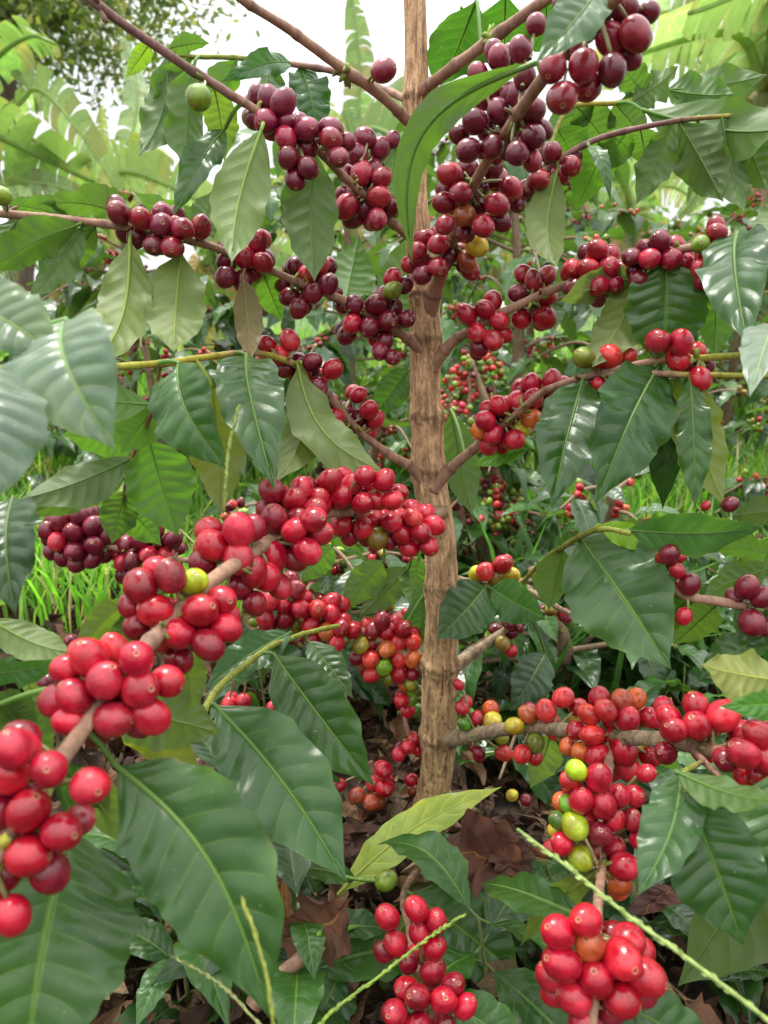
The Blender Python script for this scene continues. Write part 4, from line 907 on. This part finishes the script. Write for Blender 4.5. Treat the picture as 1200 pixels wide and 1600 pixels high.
# ------------------------------------------------------------------ brown broken stub and small plants at the bottom
seedl = 0
def seedling(x, y, h, seed, label, group=None, Lm=.085, tones=None, pairs=5, z0=None):
    global seedl
    r = np.random.default_rng(seed); root = np.array([x, y, ground_z(x, y) if z0 is None else z0])
    e = empty('coffee_seedling', root, label, 'seedling', group)
    lean = r.normal(0, .15, 2) * h
    path = catmull([root, root + np.array([lean[0] * .3, lean[1] * .3, h * .5]), root + np.array([lean[0], lean[1], h])], 14)
    mb = MB(); tube(mb, path, np.linspace(.0022, .0012, 14), (.14, .17, .05), seg=7); mb.build('stem', M_TWIG, e, root)
    a = r.uniform(0, np.pi)
    tones = tones or ['dark', 'mid', 'deep', 'deep']
    for k in range(pairs):
        t = .3 + .7 * k / (pairs - 1); p = path[int(t * 13)]
        for s in (0, 1):
            an = a + s * np.pi + r.normal(0, .2); dr = np.array([math.cos(an), math.sin(an), r.uniform(-.25, .35)])
            mb = MB(); L = Lm * r.uniform(.6, 1.25)
            tmp = leaf_arrays((0, 0, 0), (1, 0, 0), .22, np.array([0, 1.0, 0]), np.array([0, 0, 1.0]), nl=24, nw=9, bend=r.uniform(.05, .2), fold=.2, wave=.12, quilt=.05, tipdrop=r.uniform(0, .3), ph=r.uniform(0, 6), blunt=.3)
            put_leaf(mb, tmp[:3], p + dr * .008, dr, (r.normal(0, .3), r.normal(0, .3), 1), L, np.array(TONE[tones[r.integers(len(tones))]]) * r.uniform(.8, 1.2))
            tube(mb, np.array([p, p + dr * .010]), .0009, (.15, .2, .05), seg=5)
            mb.build('leaf', M_BGLEAF if y > 1 else M_LEAF, e, p)
        a += np.pi / 2 + r.normal(0, .2)
    return e
G = lambda px, py: (lambda t: (CAM + t * (P(px, py, 1) - CAM))[:2])(CAMZ / (CAMZ - P(px, py, 1)[2]))
GS = 'low coffee seedlings growing in the leaf litter'
spots = [(860,1210,.08),(1000,1260,.10),(1060,1190,.12),(940,1240,.10),(1120,1230,.12),(790,1530,.06),(880,1110,.14),(960,1090,.15),(1060,1080,.13),(1010,1020,.16),(900,1040,.12),(1130,1120,.14),(880,1520,.09),(980,1500,.08),(1100,1480,.1),(1180,1600,.12),(760,1640,.10),(470,1640,.10),(300,1620,.10),(420,1180,.12),(500,1060,.14),(1180,1300,.10),(1200,1040,.15),(940,980,.18),(850,980,.17),(1080,960,.18),(1150,1000,.16),(760,960,.16),(540,960,.18),(460,1010,.16),(620,960,.18),(360,1400,.1),(260,1500,.08)]
for i, (px, py, h) in enumerate(spots):
    x, y = G(px, py)
    seedling(x, y, h, 100 + i, 'glossy dark green coffee seedling in the leaf litter around the trunk', GS)
stub_e = empty('broken_branch', P(415, 1545, .535), 'broken brown branch end with green buds left of bottom cluster', 'branch')
build_branch('t5', SEED_BR['t5'], stub_e, 'stem')
for dx, dy in ((10, -20), (-15, -12), (18, 8)):
    mb = MB(); p = P(490 + dx * .4, 1478, .538); e = P(490 + dx, 1475 + dy, .532)
    tube(mb, catmull([p, (p + e) / 2, e], 6), [.0014, .0015, .002, .0024, .002, .001], (.16, .27, .03), seg=8); mb.build('bud', M_STALK, stub_e, p)
# green cherries of the stub cluster
for bname, d, lst in C:
    if bname != 't5': continue
    for (x, y, r, c, lay) in lst:
        p = P(x, y, d + .02 * lay); mb = MB(); V, fc, uv = cherry_arrays(p, np.array([-.8, -.3, -.3]), r / F * d, 1.15); mb.add(V, fc, uv, CC[c]); 
        mb.build('coffee_cherry', M_CHERRY, stub_e, p)
mb = MB(); path = catmull([P(420,1345,.64), P(500,1362,.63), P(560,1374,.625), P(600,1376,.62)], 20); tube(mb, path, .0016, (.15, .25, .05), seg=8); mb.build('twig', M_TWIG, stub_e, path[0])
for spb in [(540,1505,.58,468,1650,.54,46,'T',0,'grey'),(590,1450,.60,556,1588,.58,24,'U',-20,'bright'),(430,1345,.64,510,1390,.66,26,'T',20,'deep'),(560,1374,.64,420,1350,.60,22,'T',-35,'dark'),(470,1440,.64,480,1490,.62,16,'T',0,'deep')]:
    add_leaf(stub_e, 't5', ('t5',) + spb + (dict(),))

# ------------------------------------------------------------------ other coffee shrubs
def shrub(loc, H, nb, seed, label, spread=.55, cherries=True, Lm=.12, dense=1.0, tones=('dark', 'deep', 'grey', 'mid'), twig=(.20, .14, .09)):
    r = np.random.default_rng(seed); root = np.array([loc[0], loc[1], 0.])
    e = empty('coffee_shrub', root, label, 'coffee shrub')
    top = root + np.array([r.normal(0, .05), r.normal(0, .05), H])
    tp = catmull([root, (root + top) / 2 + r.normal(0, .03, 3) * [1, 1, 0], top], 24)
    mb = MB(); tube(mb, tp, np.linspace(.02, .006, 24), (.24, .17, .11), seg=12, lump=.2, lfreq=50); mb.build('trunk', M_BARK, e, root)
    fol = MB(); chm = MB(); nch = 0
    for k in range(nb):
        t = .12 + .86 * (k + r.random()) / nb; p0 = tp[int(t * 23)]
        an = k * 2.4 + r.normal(0, .3); ln = spread * (1.05 - .55 * t) * r.uniform(.75, 1.25)
        dr = np.array([math.cos(an), math.sin(an), r.uniform(.05, .5)])
        e1 = p0 + dr * ln * .55; e2 = p0 + dr * ln * np.array([1, 1, .3]) - np.array([0, 0, .12 * ln])
        bp = catmull([p0, e1, e2], 18)
        mb = MB(); tube(mb, bp, np.linspace(.0045, .0018, 18), twig, seg=6)
        mb.build('branch', M_TWIG, e, p0)
        m = max(3, int(ln / .055 * dense))
        for j in range(m):
            tt = .2 + .8 * (j + r.random() * .6) / m; q = bp[min(17, int(tt * 17))]; bd = nrmz(bp[min(17, int(tt * 17) + 1)] - bp[max(0, int(tt * 17) - 1)])
            sdv = nrmz(np.cross(bd, (0, 0, 1)))
            for s in (-1, 1):
                if r.random() < .12: continue
                ax = sdv * s * r.uniform(.5, 1) + bd * r.uniform(.1, .7) + np.array([0, 0, r.uniform(-.9, .15)])
                put_leaf(fol, LT[r.integers(4)], q, ax, (r.normal(0, .35), r.normal(0, .35), 1), Lm * r.uniform(.7, 1.25), np.array(TONE[tones[r.integers(len(tones))]]) * r.uniform(.75, 1.3))
            if cherries and tt < .75 and r.random() < .75:
                for _ in range(r.integers(3, 9)):
                    cp = q + r.normal(0, .009, 3); cc = np.array(CC['RDLRKDZKOR'[r.integers(10)]]) * r.uniform(.7, 1.2)
                    V, fc, uv = cherry_arrays(cp, cp - q + 1e-4, .0068, 1.1, seg=9, ring=5); chm.add(V, fc, uv, cc)
                    nch += 1
    f = fol.build('foliage', M_BGLEAF, e, root); f['kind'] = 'stuff'
    if nch: c = chm.build('cherries', M_CHERRY, e, root); c['kind'] = 'stuff'
    return e
shrub((.26, 1.72), .95, 26, 11, 'fruiting coffee shrub with small red and green cherries just right of the trunk', .42, dense=.55)
shrub((-.12, 2.3), 1.0, 26, 12, 'dense dark coffee shrub seen just left of the trunk', .55)
shrub((-.85, 2.5), .86, 24, 13, 'coffee shrub behind the pale olive leaves on the left', .55, tones=('grey', 'dark', 'deep'))
shrub((1.15, 2.6), .95, 26, 14, 'coffee shrub behind the right cherry branches', .6)
shrub((.55, 2.9), 1.15, 28, 15, 'taller coffee shrub between trunk and right branches', .65)
shrub((.1, 3.7), 1.25, 28, 16, 'bushy coffee shrub in the second row behind the trunk', .75, Lm=.14)
shrub((2.0, 3.8), 1.2, 26, 17, 'coffee shrub in the second row near the right edge', .75, Lm=.14)
shrub((-1.9, 5.2), .7, 18, 18, 'distant coffee shrub low behind the left branch', .6, Lm=.12)
shrub((-1.05, 1.75), .42, 14, 71, 'knee-high dark coffee bush in the grass on the left', .3, cherries=False, Lm=.1, tones=('deep', 'dark', 'mid'))
shrub((-.55, 1.95), .5, 16, 72, 'dark coffee bush behind the hanging left twig leaves', .32, Lm=.1, tones=('deep', 'dark', 'mid'))
shrub((1.0, 1.75), .45, 14, 73, 'dark coffee bush in the grass below the right branches', .32, Lm=.1, tones=('deep', 'dark', 'mid'))
for i, (px, py, dd, h, lab) in enumerate([(520, 1075, 1.12, .30, 'low dark coffee bush left of the lower trunk'), (840, 1075, 1.10, .22, 'low dark coffee bush right of the lower trunk'), (960, 1020, 1.35, .30, 'low dark coffee bush under the big hanging leaf'), (780, 980, 1.45, .34, 'low coffee bush behind the broken stub on the trunk'), (620, 960, 1.6, .36, 'low coffee bush directly behind the trunk')]):
    xy = P(px, py, dd)[:2]
    shrub(xy, h, 13, 60 + i, lab, .22, cherries=i % 2 == 0, Lm=.085, dense=1.3, tones=('deep', 'deep', 'dark', 'grey'))
# cherry-laden vertical shoots of the fruiting shrub, right of the trunk
r = np.random.default_rng(5)
sh = empty('coffee_shrub', (.22, 1.40, 0), 'spindly coffee shrub crowded with unripe green and pink cherries behind trunk', 'coffee shrub')
chm = MB()
for (x0, y0, d0, x1, y1, d1) in [(735,560,1.45,745,1000,1.55),(705,590,1.4,700,900,1.5),(770,600,1.5,790,900,1.55),(760,560,1.5,690,640,1.5),(740,740,1.4,860,850,1.5),(700,700,1.42,800,660,1.45),(760,800,1.35,900,870,1.4)]:
    path = catmull([P(x0, y0, d0), (P(x0, y0, d0) + P(x1, y1, d1)) / 2 + r.normal(0, .015, 3), P(x1, y1, d1)], 20)
    mb = MB(); tube(mb, path, np.linspace(.003, .006, 20), (.22, .15, .09), seg=7); mb.build('branch', M_TWIG, sh, path[0])
    for i in range(0, 17, 1):
        for _ in range(r.integers(3, 8)):
            cp = path[i] + r.normal(0, .016, 3); V, fc, uv = cherry_arrays(cp, cp - path[i] + 1e-4, .0072 * r.uniform(.8, 1.1), 1.1, seg=10, ring=6)
            chm.add(V, fc, uv, np.array(CC['RLKKGZLDKB'[r.integers(10)]]) * r.uniform(.7, 1.15))
tp = catmull([(.22, 1.40, 0), (.21, 1.44, .3), P(735, 560, 1.45)], 20); mb = MB(); tube(mb, tp, np.linspace(.012, .005, 20), (.22, .16, .1), seg=10); mb.build('trunk', M_BARK, sh, tp[0])
c = chm.build('cherries', M_CHERRY, sh, tp[0]); c['kind'] = 'stuff'

# neighbouring coffee tree whose branch enters from the right
nt_base = P(1500, 1100, .62); nt_base[2] = 0
nb = empty('coffee_tree', nt_base, 'neighbouring coffee tree reaching in from the right edge with dark red cherries', 'coffee tree')
mb = MB(); tp = catmull([nt_base, nt_base + np.array([0, .01, .35]), nt_base + np.array([.02, 0, .75])], 60); tube(mb, tp, np.linspace(.022, .013, 60), (.3, .21, .14), seg=24, lump=.15, lfreq=80); mb.build('trunk', M_BARK, nb, nt_base)
def cam_inv(p):
    v = p - CAM; d = v @ FWD; return 600 + (v @ RIGHT) / d * F, 800 - (v @ UP) / d * F, d
e0 = tp[28]; ex = cam_inv(e0)
NB = [(ex[0], ex[1], ex[2], 18, TWG), (1340, 985, .55, 16, TWG), (1200, 952, .52, 15, TWG), (1120, 940, .51, 14, TWG), (1065, 930, .51, 12, TWG), (1040, 905, .52, 9, TWG), (1030, 860, .53, 7, TWG)]
build_branch('nb', NB, nb)
NC = [(1046,866,17,'D',0),(1035,872,12,'R',1),(1058,892,13,'R',0),(1060,870,11,'R',2),(1078,913,18,'D',0),(1063,920,15,'R',1),(1068,963,14,'R',0),(1167,917,20,'D',0),(1190,933,18,'D',0),(1147,932,14,'D',1),(1175,973,21,'D',0),(1200,980,18,'D',1),(1186,952,7,'G',0),(1215,930,18,'D',0),(1141,788,13,'D',0),(1103,790,8,'R',0)]
for (x, y, rr_, c, lay) in NC:
    d = .505 + .01 * lay; p = P(x, y, d); q = near('nb', p); ax = nrmz(p - q + rng.normal(0, .003, 3)); mb = MB()
    V, fc, uv = cherry_arrays(p, ax, rr_ / F * d * .98, 1.1); mb.add(V, fc, uv, CC[c])
    s0 = p - ax * rr_ / F * d; tube(mb, np.array([q if np.linalg.norm(q - s0) < .03 else s0 - ax * .006, s0]), .0011, (.17, .15, .06), seg=6)
    mb.build('coffee_cherry', M_CHERRY, BO['nb'], p)
for spb in [(1210,885,.55,1095,935,.56,26,'U',-30,'mid'),(1230,800,.5,1140,805,.5,26,'U',-20,'deep'),(1220,870,.56,1110,860,.57,24,'U',-40,'mid'),(1080,935,.52,1010,980,.56,26,'T',10,'dark'),(1150,945,.54,1230,1010,.5,32,'T',-20,'grey'),(1120,945,.55,1050,1010,.6,28,'U',0,'mid')]:
    add_leaf(BO['nb'], 'nb', ('nb',) + spb + (dict(),))

# ------------------------------------------------------------------ banana plants
def banana_leaf(parent, pts, hw, tint, seed, droop=.35, split=.35, name='leaf'):
    r = np.random.default_rng(seed); n = 90; c = catmull(pts, n)
    T = np.gradient(c, axis=0); T /= np.linalg.norm(T, axis=1)[:, None]
    view = nrmz(c[n // 2] - CAM)
    W0 = nrmz(np.cross(view, T[n // 2]) + r.normal(0, .35, 3))
    s = np.linspace(0, 1, n); w = hw * np.clip(np.sin(np.pi * np.clip(s * .93 + .05, 0, 1)) ** .45, .05, 1)
    mb = MB()
    for sd in (-1, 1):
        i = 4
        while i < n - 2:
            k = min(n - 1, i + int(r.integers(2, 6)) if r.random() < .8 else i + 9)
            dp = droop * r.uniform(.2, 2.1); lean = r.uniform(0, .18)
            ii = np.arange(i, k + 1); m = 7; u = np.linspace(0, 1, m)
            Wd = W0[None] * sd - T[ii] * ((T[ii] @ W0) * sd)[:, None]; Wd /= np.linalg.norm(Wd, axis=1)[:, None]
            Nn = np.array([0, 0, 1.0])[None] - Wd * Wd[:, 2:3]
            gap = .13 * (ii - ii.mean()) / max(1, len(ii))
            V = c[ii][:, None] + (w[ii][:, None] * u[None])[..., None] * Wd[:, None] + T[ii][:, None] * (w[ii][:, None] * u[None] * lean)[..., None]
            V = V + Nn[:, None] * (w[ii][:, None] * (.14 * np.sin(u * 2.2)[None] - dp * u[None] ** 2))[..., None] - T[ii][:, None] * (gap[:, None] * u[None] * w[ii][:, None])[..., None]
            V += r.normal(0, .006 * hw, V.shape)
            uv = np.stack(np.broadcast_arrays(.5 + .5 * sd * u[None], s[ii][:, None]), -1).reshape(-1, 2)
            tt = np.tile(np.array(tint) * r.uniform(.8, 1.2), (len(ii) * m, 1))
            if r.random() < .2: tt[:, :] = tt * .4 + np.array((.28, .22, .10)) * .6
            edge = np.tile(u > .97, len(ii)); tt[edge] = tt[edge] * .5 + np.array((.3, .24, .1)) * .5
            mb.add(V.reshape(-1, 3), grid_faces(len(ii), m), uv, tt)
            i = k
    tube(mb, c, np.linspace(.045, .012, n) * hw / .3, np.array(tint) * 1.1 + np.array((.12, .12, .04)), seg=8)
    return mb.build(name, M_BANANA, parent, c[0])
def banana(px, d, crown_py, leaves, label, seed, rnd=5, hstem=.10, z_extra=0):
    root = P(px, 800, d); root[2] = 0
    crown = P(px, crown_py, d)
    crown[1] = root[1]; 
    e = empty('banana_plant', root, label, 'banana plant')
    mb = MB(); tube(mb, catmull([root, (root + crown) / 2 + np.array([.04, 0, 0]), crown], 40), np.linspace(hstem, hstem * .5, 40), (.22, .22, .10), seg=18, lump=.12, lfreq=8); mb.build('pseudostem', M_WOOD, e, root)
    for i, (pts, hwp, tn) in enumerate(leaves):
        P3 = [P(x, y, d + dd) for x, y, dd in pts]
        P3 = [crown] + P3 if np.linalg.norm(P3[0] - crown) > .25 else P3
        banana_leaf(e, P3, hwp / F * d, tn, seed * 10 + i)
    r = np.random.default_rng(seed)
    for i in range(rnd):
        a = r.uniform(0, 2 * np.pi); L = r.uniform(.8, 1.4); up = r.uniform(.2, .8)
        m1 = crown + np.array([math.cos(a) * .4, math.sin(a) * .4, up]) * L * .6; tip = crown + np.array([math.cos(a), math.sin(a), up * .45 - .15]) * L
        banana_leaf(e, [crown, m1, tip], r.uniform(.17, .26), np.array(BT[r.integers(3)]) * r.uniform(.8, 1.2), seed * 50 + i)
    for i in range(4):   # dead hanging leaves
        a = r.uniform(0, 2 * np.pi); q = crown + np.array([math.cos(a), math.sin(a), 0]) * .2
        banana_leaf(e, [crown, q + np.array([0, 0, .05]), q - np.array([0, 0, r.uniform(.5, .9)])], .09, (.30, .20, .10), seed * 90 + i, name='dead_leaf')
    return e
BT = [(.20, .31, .10), (.27, .37, .17), (.14, .25, .07)]; PALE = (.34, .43, .30); YG = (.34, .42, .10)
banana(-80, 4.2, 330, [([(-30,120,0),(40,60,-.2),(90,70,-.3)],34,BT[2]),([(20,170,0),(60,140,0),(120,200,-.1),(185,300,-.1)],36,BT[1]),([(-20,230,0),(40,215,-.1),(110,260,-.2)],26,BT[0]),([(-40,300,0),(50,285,-.1),(140,305,-.2)],22,PALE),([(-30,430,0),(40,400,0),(100,415,0)],36,BT[2])], 'leftmost banana plant with broad torn leaves behind the upper left branches', 3, 1)
banana(175, 5.2, 420, [([(168,300,0),(160,220,0),(158,165,0)],12,YG),([(190,280,0),(215,150,0),(195,60,0)],26,PALE),([(185,330,0),(130,330,0),(60,380,0)],26,BT[1]),([(200,300,0),(240,230,0),(250,300,0)],34,YG)], 'banana plant with a furled yellow new leaf at upper left', 4, 2)
banana(556, 6.0, 330, [([(555,250,0),(562,110,0),(550,-10,0)],26,BT[0]),([(560,300,0),(590,200,0),(640,120,0)],34,BT[1]),([(550,300,0),(520,220,0),(500,150,0)],34,YG),([(556,330,0),(555,240,0),(540,170,0)],40,BT[0])], 'banana plant with a tall upright leaf left of the trunk', 5, 2)
banana(1120, 4.4, 190, [([(1150,90,0),(1060,20,0),(985,35,0)],34,PALE),([(1230,30,0),(1150,80,-.3),(1070,140,-.4)],38,PALE),([(1130,120,0),(1080,75,0),(1000,90,0)],24,BT[0]),([(1190,60,0),(1120,-10,0),(1040,-20,0)],34,BT[1])], 'banana plant with wide pale green leaves at upper right', 6, 2)
banana(1195, 3.9, 250, [([(1150,200,0),(1080,230,0),(1010,290,0)],34,BT[1]),([(1230,250,0),(1150,240,0),(1060,340,0)],30,PALE)], 'banana plant with a stem wrapped in dry brown sheaths at the right edge', 7, 2, hstem=.12)
banana(960, 6.5, 380, [([(940,330,0),(900,320,0),(850,345,0)],34,BT[2]),([(980,320,0),(1040,290,0),(1100,320,0)],32,BT[1]),([(1000,350,0),(930,300,0),(860,290,0)],26,YG)], 'distant banana plant low behind the right branches', 8, 4)
banana(360, 8.0, 430, [], 'distant banana plant low behind the left branches', 9, 5)
banana(760, 8.5, 400, [], 'farthest banana plant seen past the right of the trunk', 10, 6)

# ------------------------------------------------------------------ tall tree top left
def crown_tree(px, d, H, R, cz, n, seed, label, lsz=.16, tones=None):
    r = np.random.default_rng(seed); root = P(px, 800, d); root[2] = 0
    e = empty('shade_tree', root, label, 'tree')
    mb = MB(); top = root + np.array([.2, 0, cz])
    tube(mb, catmull([root, (root + top) / 2 + np.array([.3, 0, 0]), top], 30), np.linspace(.28, .12, 30), (.12, .09, .07), seg=14, lump=.2, lfreq=4)
    cen = []
    for i in range(26):
        dv = nrmz(r.normal(0, 1, 3)); dv[2] = abs(dv[2]) * .8 - .25; q = top + dv * R * r.uniform(.35, 1.0); cen.append(q)
        tube(mb, catmull([top - np.array([0, 0, r.uniform(0, 1.5)]), (top + q) / 2 + r.normal(0, .25, 3), q], 12), np.linspace(.08, .015, 12), (.12, .09, .07), seg=6)
    mb.build('trunk', M_WOOD, e, root)
    cr = MB(); per = n // 26
    for q in cen:
        sg = R * r.uniform(.14, .26); br = r.uniform(.6, 1.4)
        pp = q + r.normal(0, 1, (per, 3)) * sg * np.array([1, 1, .6])
        for p in pp:
            a = nrmz(r.normal(0, 1, 3)); b = nrmz(np.cross(a, r.normal(0, 1, 3))); l = lsz * r.uniform(.6, 1.4)
            V = np.array([p - a * l * .5, p + b * l * .22, p + a * l * .5, p - b * l * .22])
            t = np.array((tones or [(.10, .14, .05), (.14, .17, .06), (.08, .12, .06), (.25, .24, .10)])[r.integers(4)]) * br
            cr.add(V, [[0, 1, 2, 3]], np.full((4, 2), .3), t)
    c = cr.build('crown', M_CROWN, e, root); c['kind'] = 'stuff'
crown_tree(60, 15, 8, 3.2, 5.6, 20000, 21, 'tall shade tree with sparse dappled crown at the top left', .16)
crown_tree(-260, 17, 8, 3.4, 5.2, 12000, 22, 'second shade tree crown at the extreme top left edge', .2)

# ------------------------------------------------------------------ far tree line
far = 0
for i, (px, d, hh) in enumerate([(-100, 34, .3), (700, 38, 1.5), (1000, 30, 2.2), (1300, 34, 3.0), (420, 44, 1.5)]):
    crown_tree(px, d, 4, 2.6, hh, 2600, 40 + i, ['low round tree far off at the left edge', 'low tree far off behind the trunk', 'green tree far off behind the right shrubs', 'tree far off at the right edge', 'tree far off left of the trunk'][i], .34, [(.10, .20, .04), (.14, .24, .05), (.08, .16, .04), (.2, .26, .07)])

# ------------------------------------------------------------------ light, sky, camera
SUN_EL, SUN_AZ = math.radians(72), math.radians(-30)    # azimuth from +Y towards +X
w = bpy.data.worlds.new('World'); scene.world = w; w.use_nodes = True
nt = w.node_tree; nt.nodes.clear(); k = NT(nt)
sky = k.n('ShaderNodeTexSky'); sky.sky_type = 'NISHITA'; sky.sun_disc = False
sky.sun_elevation = SUN_EL; sky.sun_rotation = SUN_AZ; sky.dust_density = 4; sky.air_density = 1.2
tc = k.n('ShaderNodeTexCoord').outputs['Generated']
cn = k.noise(k.vmul(tc, (1, 1, 2.2)), 2.6, 6, .6)
cloud = k.ramp(cn, .30, .62)
sxyz = k.n('ShaderNodeSeparateXYZ'); k.link(tc, sxyz.inputs[0])
up = k.ramp(sxyz.outputs[2], .1, .85)
cc = k.mix(up, (7.6, 7.7, 7.8), (25.0, 25.0, 24.4))
mixed = k.mix(k.math('ADD', .62, k.math('MULTIPLY', cloud, .38)), sky.outputs[0], cc)
bg = k.n('ShaderNodeBackground'); k.link(mixed, bg.inputs[0]); bg.inputs[1].default_value = .15
ow = k.n('ShaderNodeOutputWorld'); k.link(bg.outputs[0], ow.inputs[0])

sl = bpy.data.lights.new('sun', 'SUN'); sl.energy = 3.8; sl.angle = math.radians(14); sl.color = (1, .96, .9)
so = bpy.data.objects.new('sun', sl); COL.objects.link(so)
dv = Vector((math.sin(SUN_AZ) * math.cos(SUN_EL), math.cos(SUN_AZ) * math.cos(SUN_EL), math.sin(SUN_EL)))
so.rotation_euler = dv.to_track_quat('Z', 'Y').to_euler(); so.location = (0, 0, 5)

cd = bpy.data.cameras.new('camera'); co = bpy.data.objects.new('camera', cd); COL.objects.link(co)
co.location = CAM; co.rotation_euler = (math.pi / 2 - TH, 0, 0)
cd.sensor_fit = 'VERTICAL'; cd.sensor_height = 36; cd.sensor_width = 27; cd.lens = 27
cd.clip_start = .01; cd.clip_end = 3000
cd.dof.use_dof = True; cd.dof.focus_distance = .60; cd.dof.aperture_fstop = 10.5
scene.camera = co
scene.render.engine = 'CYCLES'
scene.render.resolution_x = 768; scene.render.resolution_y = 1024
scene.cycles.max_bounces = 6; scene.cycles.diffuse_bounces = 3; scene.cycles.glossy_bounces = 3; scene.cycles.transmission_bounces = 5
scene.view_settings.view_transform = 'Standard'; scene.view_settings.look = 'None'; scene.view_settings.exposure = 0; scene.view_settings.gamma = 1
